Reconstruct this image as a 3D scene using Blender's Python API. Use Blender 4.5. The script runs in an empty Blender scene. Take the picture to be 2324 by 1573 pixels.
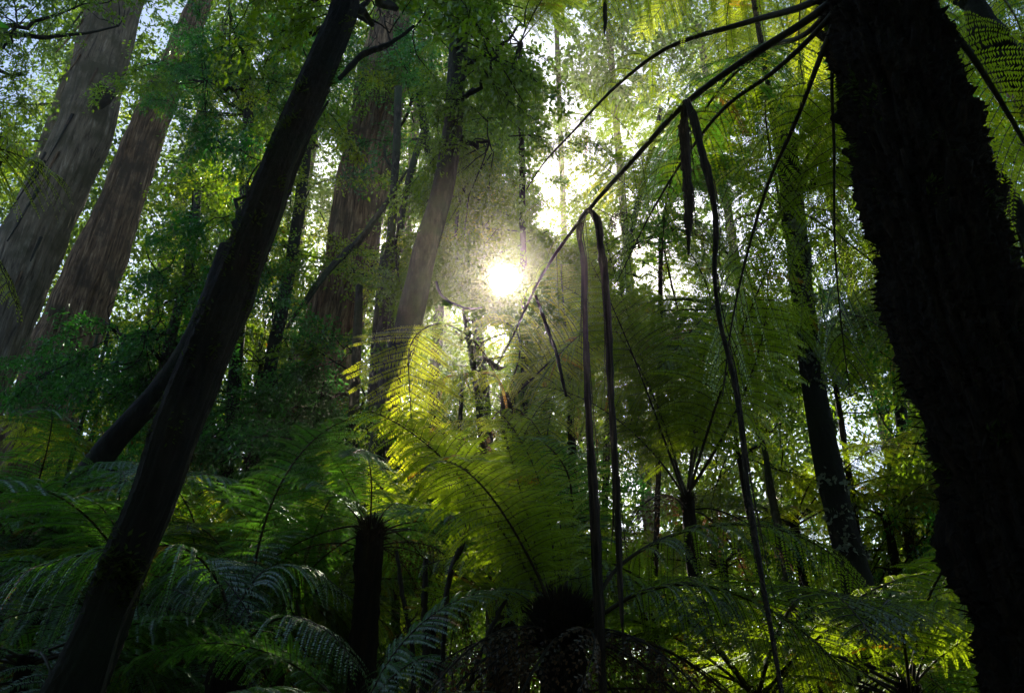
import bpy, math, random
import numpy as np
from mathutils import Vector, Matrix

R = math.radians
rng = np.random.default_rng(7)
random.seed(7)
S = bpy.context.scene
C = S.collection

# ------------------------------------------------------------------ camera
W, H, F = 2324.0, 1573.0, 1755.0
PITCH = R(27)
CAM = np.array([0.0, 0.0, 1.6])
cam_d = bpy.data.cameras.new('camera')
cam = bpy.data.objects.new('camera', cam_d); C.objects.link(cam)
cam.location = CAM; cam.rotation_euler = (R(90) + PITCH, 0, 0)
cam_d.sensor_width = 36; cam_d.lens = 36 * F / W
cam_d.clip_start = 0.05; cam_d.clip_end = 2000
S.camera = cam
FWD = np.array([0, math.cos(PITCH), math.sin(PITCH)])
UPC = np.array([0, -math.sin(PITCH), math.cos(PITCH)])
RGT = np.array([1.0, 0, 0])
def at(px, py, Y):
    """world point seen at pixel px,py (2324 wide frame) whose ground distance in front of the camera is Y"""
    d = FWD + RGT * (px - W / 2) / F + UPC * (H / 2 - py) / F
    return CAM + d * (Y / d[1])
def zc(p): return float(np.dot(np.asarray(p) - CAM, FWD))
def wr(rpx, p): return rpx / F * zc(p)

# ------------------------------------------------------------------ sun, sky, exposure
sd = at(1145, 637, 10.0) - CAM; SUN = sd / np.linalg.norm(sd)
SUN_EL = math.asin(SUN[2]); SUN_AZ = math.atan2(SUN[0], SUN[1])
w = bpy.data.worlds.new('World'); S.world = w; w.use_nodes = True
nt = w.node_tree; nt.nodes.clear()
sky = nt.nodes.new('ShaderNodeTexSky'); sky.sky_type = 'NISHITA'; sky.sun_disc = False
sky.sun_elevation = SUN_EL; sky.sun_rotation = SUN_AZ; sky.dust_density = 0.8; sky.ozone_density = 1.5
bg = nt.nodes.new('ShaderNodeBackground'); bg.inputs[1].default_value = 0.11
wo = nt.nodes.new('ShaderNodeOutputWorld')
tcw = nt.nodes.new('ShaderNodeTexCoord'); dp = nt.nodes.new('ShaderNodeVectorMath'); dp.operation = 'DOT_PRODUCT'
nt.links.new(tcw.outputs['Generated'], dp.inputs[0]); dp.inputs[1].default_value = tuple(SUN)
mr = nt.nodes.new('ShaderNodeMapRange'); mr.interpolation_type = 'SMOOTHSTEP'
mr.inputs['From Min'].default_value = math.cos(R(1.35)); mr.inputs['From Max'].default_value = math.cos(R(1.05)); mr.inputs['To Max'].default_value = 60.0
nt.links.new(dp.outputs['Value'], mr.inputs['Value'])
disc = nt.nodes.new('ShaderNodeBackground'); disc.inputs[0].default_value = (1.0, .90, .72, 1); nt.links.new(mr.outputs[0], disc.inputs[1])
add_ = nt.nodes.new('ShaderNodeAddShader')
nt.links.new(sky.outputs[0], bg.inputs[0]); nt.links.new(bg.outputs[0], add_.inputs[0]); nt.links.new(disc.outputs[0], add_.inputs[1]); nt.links.new(add_.outputs[0], wo.inputs[0])
sl = bpy.data.lights.new('sun_lamp', 'SUN'); sl.energy = 5.0; sl.angle = R(0.5); sl.color = (1.0, 0.90, 0.72)
so = bpy.data.objects.new('sun_lamp', sl); C.objects.link(so)
so.rotation_euler = Vector(SUN).to_track_quat('Z', 'Y').to_euler()
S.view_settings.view_transform = 'Standard'; S.view_settings.look = 'None'
S.view_settings.exposure = 1.2; S.view_settings.gamma = 1.0
S.view_settings.use_curve_mapping = False
cy = S.cycles
cy.max_bounces = 6; cy.diffuse_bounces = 3; cy.glossy_bounces = 2; cy.transmission_bounces = 4
cy.transparent_max_bounces = 4; cy.volume_bounces = 0
cy.use_denoising = True; cy.use_adaptive_sampling = True; cy.adaptive_threshold = 0.02
cy.sample_clamp_indirect = 4.0; cy.caustics_reflective = False; cy.caustics_refractive = False

# ------------------------------------------------------------------ materials
def mat(name):
    m = bpy.data.materials.new(name); m.use_nodes = True; m.node_tree.nodes.clear()
    return m, m.node_tree
def N(t, typ, **kw):
    n = t.nodes.new(typ)
    for k, v in kw.items():
        if hasattr(n, k): setattr(n, k, v)
        else: n.inputs[k].default_value = v
    return n
def ramp(t, fac, stops):
    r = t.nodes.new('ShaderNodeValToRGB'); e = r.color_ramp.elements
    while len(e) < len(stops): e.new(0.5)
    for i, (p, c) in enumerate(stops):
        e[i].position = p; e[i].color = (*c, 1)
    t.links.new(fac, r.inputs[0]); return r
def leaf_mat(name, front, trans, gloss=0.06, rough=0.38, spread=0.35, fac=0.5):
    m, t = mat(name); L = t.links.new
    at_ = N(t, 'ShaderNodeAttribute', attribute_name='leaf_tone')
    oi = N(t, 'ShaderNodeObjectInfo')
    ad = N(t, 'ShaderNodeMath', operation='ADD'); L(at_.outputs['Fac'], ad.inputs[0]); L(oi.outputs['Random'], ad.inputs[1])
    mu = N(t, 'ShaderNodeMath', operation='MULTIPLY'); L(ad.outputs[0], mu.inputs[0]); mu.inputs[1].default_value = 0.5
    def tones(c):
        lo = tuple(x * (1 - spread) for x in c)
        hi = (c[0] * (1 + spread * 1.3), c[1] * (1 + spread), c[2] * (1 + .1))
        br = (c[1] * 1.1, c[1] * 0.55, c[2] * 0.6)
        return ramp(t, mu.outputs[0], [(0.0, lo), (0.5, c), (0.93, hi), (0.975, br)])
    cd = tones(front); ct = tones(trans)
    df = N(t, 'ShaderNodeBsdfDiffuse'); tr = N(t, 'ShaderNodeBsdfTranslucent'); gl = N(t, 'ShaderNodeBsdfGlossy', Roughness=rough)
    L(cd.outputs[0], df.inputs[0]); L(ct.outputs[0], tr.inputs[0])
    gl.inputs['Color'].default_value = (0.9, 1.0, 0.95, 1)
    m1 = N(t, 'ShaderNodeMixShader'); m1.inputs[0].default_value = fac
    L(df.outputs[0], m1.inputs[1]); L(tr.outputs[0], m1.inputs[2])
    lw = N(t, 'ShaderNodeLayerWeight', Blend=0.35)
    mm = N(t, 'ShaderNodeMath', operation='MULTIPLY_ADD'); L(lw.outputs['Fresnel'], mm.inputs[0]); mm.inputs[1].default_value = gloss * 2.2; mm.inputs[2].default_value = gloss * .4
    m2 = N(t, 'ShaderNodeMixShader'); L(mm.outputs[0], m2.inputs[0]); L(m1.outputs[0], m2.inputs[1]); L(gl.outputs[0], m2.inputs[2])
    o = N(t, 'ShaderNodeOutputMaterial'); L(m2.outputs[0], o.inputs[0])
    return m
def bark_mat(name, stops, scale=(9, 9, 0.8), bump=0.6, rough=0.85, mottling=None, bscale=1.0):
    m, t = mat(name); L = t.links.new
    tc = N(t, 'ShaderNodeTexCoord'); mp = N(t, 'ShaderNodeMapping'); mp.inputs['Scale'].default_value = scale
    L(tc.outputs['Object'], mp.inputs[0])
    n1 = N(t, 'ShaderNodeTexNoise', Scale=1.0, Detail=8.0, Roughness=0.65, Distortion=0.4); L(mp.outputs[0], n1.inputs['Vector'])
    c = ramp(t, n1.outputs[0], stops)
    col = c.outputs[0]
    n3 = N(t, 'ShaderNodeTexNoise', Scale=1.3, Detail=5.0, Roughness=0.6); L(tc.outputs['Object'], n3.inputs['Vector'])
    if mottling:
        r2 = ramp(t, n3.outputs[0], [(0.47, (0, 0, 0)), (0.62, (1, 1, 1))])
        mx = N(t, 'ShaderNodeMix', data_type='RGBA'); L(r2.outputs[0], mx.inputs['Factor'])
        L(col, mx.inputs['A']); mx.inputs['B'].default_value = (*mottling, 1); col = mx.outputs['Result']
    n2 = N(t, 'ShaderNodeTexNoise', Scale=3.2 * bscale, Detail=9.0, Roughness=0.7); L(mp.outputs[0], n2.inputs['Vector'])
    ad = N(t, 'ShaderNodeMath', operation='ADD'); L(n1.outputs[0], ad.inputs[0]); L(n2.outputs[0], ad.inputs[1])
    b = N(t, 'ShaderNodeBump', Strength=bump, Distance=0.05); L(ad.outputs[0], b.inputs['Height'])
    p = N(t, 'ShaderNodeBsdfPrincipled', Roughness=rough); L(col, p.inputs['Base Color']); L(b.outputs[0], p.inputs['Normal'])
    p.inputs['Specular IOR Level'].default_value = 0.25
    o = N(t, 'ShaderNodeOutputMaterial'); L(p.outputs[0], o.inputs[0])
    return m
M = dict(
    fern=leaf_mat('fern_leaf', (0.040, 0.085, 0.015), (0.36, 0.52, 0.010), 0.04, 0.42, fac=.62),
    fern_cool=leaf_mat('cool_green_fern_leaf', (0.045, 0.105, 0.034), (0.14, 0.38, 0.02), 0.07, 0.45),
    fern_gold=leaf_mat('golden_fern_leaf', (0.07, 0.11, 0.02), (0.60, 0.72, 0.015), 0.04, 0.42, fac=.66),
    fern_dead=leaf_mat('dead_fern_leaf', (0.085, 0.045, 0.020), (0.12, 0.055, 0.02), 0.03, 0.6),
    leaf_far=leaf_mat('distant_tree_leaf', (0.022, 0.060, 0.012), (0.14, 0.26, 0.008), 0.02, 0.5),
    moss=leaf_mat('moss', (0.030, 0.045, 0.012), (0.10, 0.15, 0.02), 0.01, 0.7),
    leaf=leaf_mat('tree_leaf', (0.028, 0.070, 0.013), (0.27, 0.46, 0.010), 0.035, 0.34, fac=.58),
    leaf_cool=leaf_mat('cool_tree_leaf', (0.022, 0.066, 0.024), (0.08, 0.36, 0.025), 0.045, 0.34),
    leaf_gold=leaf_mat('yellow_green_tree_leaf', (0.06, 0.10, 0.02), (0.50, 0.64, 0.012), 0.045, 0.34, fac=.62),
    gum=bark_mat('grey_brown_gum_bark', [(0.36, (0.035, 0.025, 0.016)), (0.46, (0.14, 0.108, 0.072)), (0.55, (0.17, 0.13, 0.085)), (0.66, (0.31, 0.255, 0.185))], (15, 15, 1.4), 1.0, mottling=(0.075, 0.065, 0.035)),
    gum_red=bark_mat('red_brown_stringy_bark', [(0.37, (0.035, 0.020, 0.012)), (0.46, (0.13, 0.080, 0.046)), (0.55, (0.22, 0.14, 0.078)), (0.66, (0.40, 0.29, 0.18))], (16, 16, 1.1), 1.0, mottling=(0.07, 0.05, 0.032)),
    dark=bark_mat('dark_mossy_bark', [(0.3, (0.009, 0.008, 0.008)), (0.55, (0.024, 0.021, 0.017)), (0.75, (0.045, 0.040, 0.030))], (14, 14, 5), 0.7, mottling=(0.020, 0.026, 0.014)),
    smooth=bark_mat('smooth_grey_bark', [(0.35, (0.02, 0.018, 0.013)), (0.5, (0.05, 0.045, 0.032)), (0.65, (0.11, 0.10, 0.075))], (22, 22, 6), 0.4, mottling=(0.06, 0.075, 0.035)),
    fibre=bark_mat('fern_root_fibre', [(0.36, (0.010, 0.007, 0.005)), (0.5, (0.020, 0.013, 0.008)), (0.66, (0.050, 0.032, 0.018))], (26, 26, 2.0), 1.0),
    stalk=bark_mat('fern_stalk', [(0.3, (0.020, 0.016, 0.008)), (0.7, (0.06, 0.045, 0.020))], (30, 30, 30), 0.2, 0.5),
    stalk_dark=bark_mat('dark_fern_stalk', [(0.3, (0.012, 0.009, 0.006)), (0.7, (0.035, 0.022, 0.013))], (30, 30, 30), 0.3, 0.6),
    strip=bark_mat('peeled_bark_ribbon', [(0.35, (0.02, 0.013, 0.009)), (0.5, (0.055, 0.036, 0.024)), (0.68, (0.16, 0.11, 0.075))], (60, 60, 3), 0.9, 0.7),
    lichen=bark_mat('pale_lichen', [(0.3, (0.16, 0.18, 0.12)), (0.7, (0.36, 0.40, 0.30))], (40, 40, 40), 0.5),
    soil=bark_mat('forest_soil', [(0.3, (0.015, 0.011, 0.007)), (0.55, (0.045, 0.032, 0.018)), (0.75, (0.085, 0.06, 0.03))], (3, 3, 3), 1.0, mottling=(0.02, 0.035, 0.012)),
)

# ------------------------------------------------------------------ mesh helpers
def mesh(name, V, T, material, tone=None, quads=None):
    V = np.ascontiguousarray(V, dtype=np.float32).reshape(-1, 3)
    me = bpy.data.meshes.new(name)
    me.vertices.add(len(V)); me.vertices.foreach_set('co', V.ravel())
    if quads is not None:
        A = np.ascontiguousarray(quads, dtype=np.int32).reshape(-1, 4); k = 4
    else:
        A = np.ascontiguousarray(T, dtype=np.int32).reshape(-1, 3); k = 3
    me.loops.add(A.size); me.loops.foreach_set('vertex_index', A.ravel())
    me.polygons.add(len(A)); me.polygons.foreach_set('loop_start', np.arange(0, A.size, k, dtype=np.int32))
    me.update(calc_edges=True)
    if k == 4:
        me.polygons.foreach_set('use_smooth', np.ones(len(A), dtype=bool))
    if tone is not None:
        a = me.attributes.new('leaf_tone', 'FLOAT', 'POINT'); a.data.foreach_set('value', np.asarray(tone, dtype=np.float32))
    me.materials.append(M[material] if isinstance(material, str) else material)
    return me
def link(name, me, parent=None, mtx=None, **props):
    o = bpy.data.objects.new(name, me); C.objects.link(o)
    if parent is not None: o.parent = parent
    if mtx is not None: o.matrix_basis = mtx
    for k, v in props.items(): o[k] = v
    return o
def thing(name, label, cat, loc, group=None):
    o = bpy.data.objects.new(name, None); C.objects.link(o); o.location = Vector(loc)
    o.empty_display_size = 0.2
    o['label'] = label; o['category'] = cat
    if group: o['group'] = group
    return o
def unit(v):
    v = np.asarray(v, float); n = np.linalg.norm(v, axis=-1, keepdims=True); return v / np.maximum(n, 1e-9)
def resample(P, n, cols=None):
    P = np.asarray(P, float)
    s = np.r_[0, np.cumsum(np.linalg.norm(np.diff(P[:, :3], axis=0), axis=1))]
    # smooth catmull-like: cubic through chord-length parameter
    t = np.linspace(0, s[-1], n); out = np.empty((n, P.shape[1]))
    m = np.gradient(P, s, axis=0)
    i = np.clip(np.searchsorted(s, t, side='right') - 1, 0, len(s) - 2)
    h = s[i + 1] - s[i]; u = (t - s[i]) / h; u = u[:, None]; h = h[:, None]
    out = (2*u**3-3*u**2+1)*P[i] + (u**3-2*u**2+u)*h*m[i] + (-2*u**3+3*u**2)*P[i+1] + (u**3-u**2)*h*m[i+1]
    return out
def frames(P):
    T = unit(np.gradient(P, axis=0)); ref = np.array([1.0, 0, 0])
    if abs(T[0] @ ref) > 0.9: ref = np.array([0, 1.0, 0])
    A = np.empty_like(T); a = unit(ref - T[0] * (ref @ T[0]))
    for i in range(len(T)):
        a = unit(a - T[i] * (a @ T[i])); A[i] = a
    B = np.cross(T, A); return T, A, B
def tube(P, r, sides=8, amp=0.0, ridge=0.0, rfreq=9, seed=0, knob=0.0, vfreq=2.0):
    """V, quads of a closed-end tube along P with radius r; amp lumps, ridge lengthwise furrows"""
    g = np.random.default_rng(seed); P = np.asarray(P, float); n = len(P); r = np.broadcast_to(r, (n,)).astype(float)
    T, A, B = frames(P); th = np.linspace(0, 2 * math.pi, sides, endpoint=False)
    s = np.r_[0, np.cumsum(np.linalg.norm(np.diff(P, axis=0), axis=1))]
    TH, SS = np.meshgrid(th, s); k = np.ones_like(TH)
    if amp:
        for j in range(10):
            q = g.integers(1, 5); f = g.uniform(0.3, 1.6) * vfreq
            k += amp * 0.45 * np.sin(q * TH + f * SS * 2 + g.uniform(0, 6.28)) / (1 + 0.3 * j)
    if ridge:
        for j in range(7):
            q = int(rfreq * g.uniform(0.6, 1.9)); f = g.uniform(-0.5, 0.5)
            k += ridge * 0.4 * np.sin(q * TH + 1.5 * np.sin(f * SS + g.uniform(0, 6)) + g.uniform(0, 6.28))
    if knob:
        k += knob * np.abs(g.standard_normal(TH.shape)) * (0.4 + 0.6 * np.sin(9 * SS + 3 * TH) ** 2)
    V = P[:, None, :] + (A[:, None, :] * np.cos(TH)[..., None] + B[:, None, :] * np.sin(TH)[..., None]) * (r[:, None] * k)[..., None]
    i, j = np.meshgrid(np.arange(n - 1), np.arange(sides), indexing='ij'); j2 = (j + 1) % sides
    Q = np.stack([i * sides + j, i * sides + j2, (i + 1) * sides + j2, (i + 1) * sides + j], -1).reshape(-1, 4)
    return V.reshape(-1, 3), Q
class Bag:
    def __init__(s): s.V = []; s.Q = []; s.n = 0; s.t = []
    def add(s, V, Q, tone=None):
        s.V.append(V); s.Q.append(Q + s.n); s.n += len(V)
        if tone is not None: s.t.append(np.broadcast_to(tone, (len(V),)))
    def quads(s, name, m): return mesh(name, np.concatenate(s.V), None, m, quads=np.concatenate(s.Q))
    def tris(s, name, m): return mesh(name, np.concatenate(s.V), np.concatenate(s.Q), m, tone=np.concatenate(s.t) if s.t else None)
def proj(P):
    v = np.asarray(P, float).reshape(-1, 3) - CAM; z = v @ FWD; zz = np.maximum(z, 1e-3)
    return np.stack([W / 2 + F * (v @ RGT) / zz, H / 2 - F * (v @ UPC) / zz, z], 1)
# clearings along which the sun reaches into the forest: (a point in the lit place, radius)
SHAFTS = [(at(1720, 60, 6.0), 1.0), (at(1430, 90, 6.6), .8), (at(925, 900, 6.6), .75), (at(930, 1080, 6.6), .5), (at(1090, 880, 7.2), .5), (at(1560, 60, 6.2), 1.3), (at(450, 1110, 5.2), .35), (at(1800, 1240, 3.9), .2), (at(1700, 1480, 4.6), .5), (at(2040, 1500, 4.6), .5), (at(1480, 300, 4.0), .5), (at(1100, 1200, 6.5), .5), (at(640, 420, 12), .9), (at(1920, 1000, 8), .6)]
_g = np.random.default_rng(77)
for _k in range(30):   # scattered small breaks in the canopy
    SHAFTS.append((at(_g.uniform(60, 1900), _g.uniform(150, 1000), _g.uniform(7, 14)), _g.uniform(.28, .6)))
NPRIME = 14
BANDS = []   # (pixel y list, x list, half width list, depth): slender things that nothing stands in front of
GAPS = [([(1230, 150), (1290, 190), (1375, 260), (1360, 400), (1310, 470), (1235, 460), (1215, 400), (1240, 330)]), ([(310, -200), (490, -200), (460, 60), (350, 150), (300, 120)]), ([(1865, 830), (2010, 880), (2035, 1010), (2010, 1200), (1900, 1200), (1885, 1000)]), ([(2175, 320), (2240, 320), (2240, 390), (2180, 390)]), ([(1640, 450), (1950, 480), (1965, 640), (1660, 600)]), ([(1390, 540), (1540, 580), (1550, 700), (1400, 680)]), ([(1840, 300), (1960, 330), (1960, 480), (1840, 480)]), ([(1380, 120), (1480, 160), (1450, 230), (1390, 220)]), ([(1100, 50), (1180, 10), (1330, 20), (1340, 90), (1250, 150), (1120, 140)]), ([(1900, 640), (1975, 660), (1980, 800), (1920, 760)]), ([(560, 90), (640, 60), (650, 150), (570, 170)]), ([(2120, 40), (2170, 60), (2190, 170), (2130, 120)]), ([(1650, 640), (1720, 640), (1720, 730), (1640, 720)])]
def in_gap(P):
    q = proj(P); hit = np.zeros(len(q), bool)
    for poly in GAPS:
        ins = np.zeros(len(q), bool); n = len(poly)
        for i in range(n):
            (x1, y1), (x2, y2) = poly[i], poly[(i + 1) % n]
            if y1 == y2: continue
            c = ((y1 > q[:, 1]) != (y2 > q[:, 1])) & (q[:, 0] < (x2 - x1) * (q[:, 1] - y1) / (y2 - y1) + x1); ins ^= c
        hit |= ins
    nz = np.sin(q[:, 0] / 13.0 + 2.1 * np.sin(q[:, 1] / 19.0)) + np.sin(q[:, 1] / 11.0 + 1.7 * np.sin(q[:, 0] / 23.0)) + .6 * np.sin(q[:, 0] / 41.0 - q[:, 1] / 37.0)
    lace = (q[:, 0] > 1390) & (q[:, 0] < 1975) & (q[:, 1] > 270) & (q[:, 1] < 770) & (nz > .35)
    return ((hit & (nz > -.55)) | lace) & (q[:, 2] > 0)
def in_shaft(P, prime=False):
    P = np.asarray(P).reshape(-1, 3); hit = np.zeros(len(P), bool)
    for c, rad in (SHAFTS[:NPRIME] if prime else SHAFTS):
        v = P - c; a = v @ SUN; hit |= (a > .6) & (np.linalg.norm(v - a[:, None] * SUN, axis=1) < rad)
    return hit
def near_sun(P, deg=1.75):
    v = unit(np.asarray(P).reshape(-1, 3) - CAM); return v @ SUN > math.cos(R(deg))
SAMP = {}
def blocked(me, mtx, off, shaft=.12, band=.02, sun=1.75, gap=1.0, prime=1.0):
    if me.name not in SAMP:
        n = len(me.vertices); co = np.empty(n * 3, np.float32); me.vertices.foreach_get('co', co)
        SAMP[me.name] = co.reshape(-1, 3)[np.linspace(0, n - 1, 260).astype(int)]
    Mx = np.array(mtx); P = SAMP[me.name] @ Mx[:3, :3].T + Mx[:3, 3] + off
    if near_sun(P, sun).any(): return True
    if in_shaft(P).mean() > shaft or in_shaft(P, True).mean() > prime: return True
    if gap < 1 and in_gap(P).mean() > gap: return True
    if (np.linalg.norm(P - CAM, axis=1) < 1.3).any(): return True
    q = proj(P)
    for ys, xs, ws, z in BANDS:
        inside = (np.abs(q[:, 0] - np.interp(q[:, 1], ys, xs)) < np.interp(q[:, 1], ys, ws)) & (q[:, 2] < z) & (q[:, 2] > 0) & (q[:, 1] > ys[0]) & (q[:, 1] < ys[-1])
        if inside.mean() > band: return True
    return False

def ground_z(x, y):
    x = np.asarray(x, float); y = np.asarray(y, float)
    sl = 0.055 + 0.185 / (1 + np.exp((x + 0.6) * 0.7))
    yy = np.clip(y - 1.5, 0, None); yy = 26 * (1 - np.exp(-yy / 26))
    return sl * yy * 1.25 + 0.05 * np.sin(1.3 * x + .7 * y) + 0.04 * np.sin(2.9 * x - 1.7 * y)

# ------------------------------------------------------------------ foliage meshes
def diamonds(base, d, side, l, wd, g, fold=0.15, nrm=None):
    """leaf quads as two triangles each: base point, direction, side vector, length, width"""
    n = len(base)
    l = np.broadcast_to(l, (n,))[:, None]; wd = np.broadcast_to(wd, (n,))[:, None]
    m = base + d * l * 0.42
    V = np.stack([base, m + side * wd * .5, base + d * l, m - side * wd * .5], 1).reshape(-1, 3)
    if nrm is not None:
        V = V.reshape(n, 4, 3); V[:, 2] -= nrm * l * fold; V = V.reshape(-1, 3)
    i = np.arange(n)[:, None] * 4
    T = np.concatenate([i + [0, 1, 2], i + [0, 2, 3]], 1).reshape(-1, 3)
    return V, T
def make_frond(P, width, npin=24, space=0.013, droop=0.35, seed=0, bare=0.18, side=None, r0=0.011, stalkm='stalk', mat_='fern', ple=0.075, sparse=0.0, name='frond'):
    g = np.random.default_rng(seed)
    P = resample(P, 40); seg = np.linalg.norm(np.diff(P, axis=0), axis=1); S_ = np.r_[0, np.cumsum(seg)]; Lt = S_[-1]
    T, _, _ = frames(P)
    up = np.array([0, 0, 1.0])
    bag = Bag(); rib = Bag()
    for k in range(npin):
        u = bare + (0.985 - bare) * (k + 0.5) / npin
        f = (u - bare) / (1 - bare)
        plen = width * (min(1, 0.45 + 2.6 * f) if f < 0.25 else 1) * (1 - max(0, f - 0.32) / 0.68) ** 0.75 + 0.03
        s = u * Lt; p = np.array([np.interp(s, S_, P[:, c]) for c in range(3)]); t = unit(np.array([np.interp(s, S_, T[:, c]) for c in range(3)]))
        if side is None: sv = unit(np.cross(t, up + 1e-3))
        else: sv = unit(np.asarray(side) - t * (np.asarray(side) @ t))
        nv = unit(np.cross(sv, t))
        if nv[2] < 0 and side is None: nv = -nv
        for sg in (-1, 1):
            if g.random() < sparse: continue
            ln = plen * (g.uniform(0.86, 1.1) if g.random() > .06 else g.uniform(.35, .7)); a = R(12 + 30 * f) + g.normal(0, 0.06)
            d = unit(sg * sv * math.cos(a) + t * math.sin(a) + nv * g.normal(0.05, 0.07))
            dr = droop * g.uniform(0.7, 1.3)
            m = max(5, int(ln / space)); uu = np.clip((np.arange(m) + 0.6 + g.normal(0, .12, m)) / m, .01, 1)
            def pt(q): q = np.asarray(q)[..., None]; return p + ln * (d * q * (1 - 0.25 * dr * q) - up * dr * q ** 2 * 0.75)
            B = pt(uu); tp = unit(pt(np.minimum(uu + .02, 1.02)) - pt(uu - .02))
            sp = unit(np.cross(nv + up * 0.2, tp)); npn = unit(np.cross(tp, sp))
            pl = min(ple, ln * 0.22) * np.clip(1.12 - uu, 0.06, 1) ** 0.55 * g.uniform(0.72, 1.15, m) * (g.random(m) > .03)
            tone = g.uniform(0, 1) if g.random() > .03 else 1.9
            for q in (-1, 1):
                dd = unit(sp * q * 0.93 + tp * 0.34 + g.normal(0, .09, (m, 3)))
                V, Tt = diamonds(B, dd, tp, pl, space * 0.88, g, 0.25, np.broadcast_to(up, (m, 3)) * 1.0)
                bag.add(V, Tt, np.clip(tone * .7 + .3 * g.random(), 0, 2))
            V, Q = tube(pt(np.linspace(0, 0.97, 6)), np.linspace(0.0026, 0.0008, 6), 3)
            rib.add(V, Q)
    V, Q = tube(P, np.linspace(r0, r0 * 0.18, len(P)), 6); rib.add(V, Q)
    return bag.tris(name, mat_), rib.quads('stalk', stalkm)
def arch(L, a0, a1, pw=1.3, n=16, sway=0.0):
    s = np.linspace(0, 1, n); a = R(a0) - R(a0 + a1) * s ** pw
    dx = np.cos(a) * L / (n - 1); dz = np.sin(a) * L / (n - 1)
    return np.stack([np.r_[0, np.cumsum(dx)[:-1]], sway * s ** 2 * L, np.r_[0, np.cumsum(dz)[:-1]]], 1)
# standard fronds of unit scale ~2 m: (erect, arching, flat, drooping)
SHAPES = {'erect': [(80, 5, 1.6), (74, 18, 1.5)], 'arch': [(60, 38, 1.2), (52, 50, 1.3), (45, 30, 1.1)], 'flat': [(28, 38, 1.2), (22, 55, 1.4)], 'droop': [(15, 80, 0.8), (0, 86, 0.6)]}
FR = {}
def get_frond(shape, kind):
    key = (shape, kind)
    if key not in FR:
        FR[key] = []
        base = {'cool': 'fern_cool', 'gold': 'fern_gold', 'dead': 'fern_dead', 'green': 'fern'}[kind]
        for i, (a0, a1, pw) in enumerate(SHAPES[shape]):
            if kind == 'dead':
                FR[key].append(make_frond(arch(2.0, a0, a1, pw), 0.22, 20, 0.03, 1.5, 50 + i, 0.1, stalkm='stalk_dark', mat_=base, ple=0.04, sparse=.3, name='dead_frond'))
            else:
                FR[key].append(make_frond(arch(2.0, a0, a1, pw, sway=0.06 * (-1) ** i), 0.46, 25, 0.0125, 0.32 + 0.14 * i, 10 + i + len(FR) * 3, 0.16, mat_=base, ple=.044))
    l = FR[key]; return l[int(rng.integers(len(l)))]
def make_branch(seed, L=1.5, leaf=0.045, nleaf=26, mat_='leaf', fl=0.5):
    g = np.random.default_rng(seed); bag = Bag(); rib = Bag()
    n = 12; s = np.linspace(0, 1, n); wob = np.cumsum(g.normal(0, 0.03, (n, 3)), 0) * L
    P = np.stack([s * L, 0 * s, -0.18 * L * s ** 2], 1) + wob * s[:, None]
    V, Q = tube(P, np.linspace(0.011, 0.003, n), 4); rib.add(V, Q)
    for k in range(20):
        u = g.uniform(0.12, 1); p = np.array([np.interp(u, s, P[:, c]) for c in range(3)])
        az = g.uniform(-1.5, 1.5); d = unit(np.array([math.cos(az) + .2, math.sin(az) * 1.1, g.normal(-.15, .42)])); ln = L * g.uniform(.22, .5) * (1.15 - .6 * u)
        q = np.linspace(0, 1, 5)[:, None]; Pt = p + ln * (d * q) - np.array([0, 0, 1.]) * q ** 2 * ln * g.uniform(0.05, .5) + g.normal(0, .015, (5, 3)) * q
        V, Q = tube(Pt, np.linspace(0.004, 0.0015, 5), 3); rib.add(V, Q)
        m = max(6, int(nleaf * ln / (L * .3)))
        uu = g.uniform(.08, 1, m); B = np.stack([np.interp(uu, q[:, 0], Pt[:, c]) for c in range(3)], 1) + g.normal(0, leaf * .7, (m, 3))
        dd = unit(d * 0.6 + g.normal(0, .75, (m, 3)) + [0, 0, -.35]); nn = unit(g.normal(0, .55, (m, 3)) + [0, 0, 1.0]); sd_ = unit(np.cross(dd, nn))
        l = leaf * g.uniform(.6, 1.35, m)
        V, T = diamonds(B, dd, sd_, l, l * fl, g, .12, nn)
        bag.add(V, T, np.repeat(np.clip(g.normal(.5, .22, m) , 0, 1), 4))
    return bag.tris('leafy_branch', mat_), rib.quads('twig', 'dark')
BR = {}
def get_branch(kind):
    if kind not in BR:
        spec = {'small': (1.5, .060, 30, 'leaf', .5), 'cool': (1.5, .062, 32, 'leaf_cool', .45), 'gold': (1.5, .060, 30, 'leaf_gold', .5),
                'broad': (1.4, .105, 12, 'leaf', .42), 'broad_gold': (1.4, .10, 12, 'leaf_gold', .42), 'far': (3.2, .13, 36, 'leaf_far', .5), 'far_gold': (3.2, .13, 32, 'leaf_gold', .5)}[kind]
        BR[kind] = [make_branch(100 + 7 * i + len(BR) * 31, *spec) for i in range(4)]
    l = BR[kind]; return l[int(rng.integers(len(l)))]

# ------------------------------------------------------------------ ground and sky
def build_ground():
    xs = np.r_[-260, -160, -100, np.linspace(-60, 60, 180), 100, 160, 260]; ys = np.r_[-200, -100, -50, np.linspace(-25, 80, 160), 120, 200, 300]
    X, Y = np.meshgrid(xs, ys); Z = ground_z(X, Y) + 0.02 * np.sin(7 * X + 3 * Y) * np.cos(5 * Y - 2 * X) + rng.normal(0, .012, X.shape)
    n, m = X.shape; i, j = np.meshgrid(np.arange(n - 1), np.arange(m - 1), indexing='ij')
    Q = np.stack([i * m + j, i * m + j + 1, (i + 1) * m + j + 1, (i + 1) * m + j], -1)
    link('ground', mesh('ground', np.stack([X, Y, Z], -1), None, 'soil', quads=Q), kind='structure')
build_ground()
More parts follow.
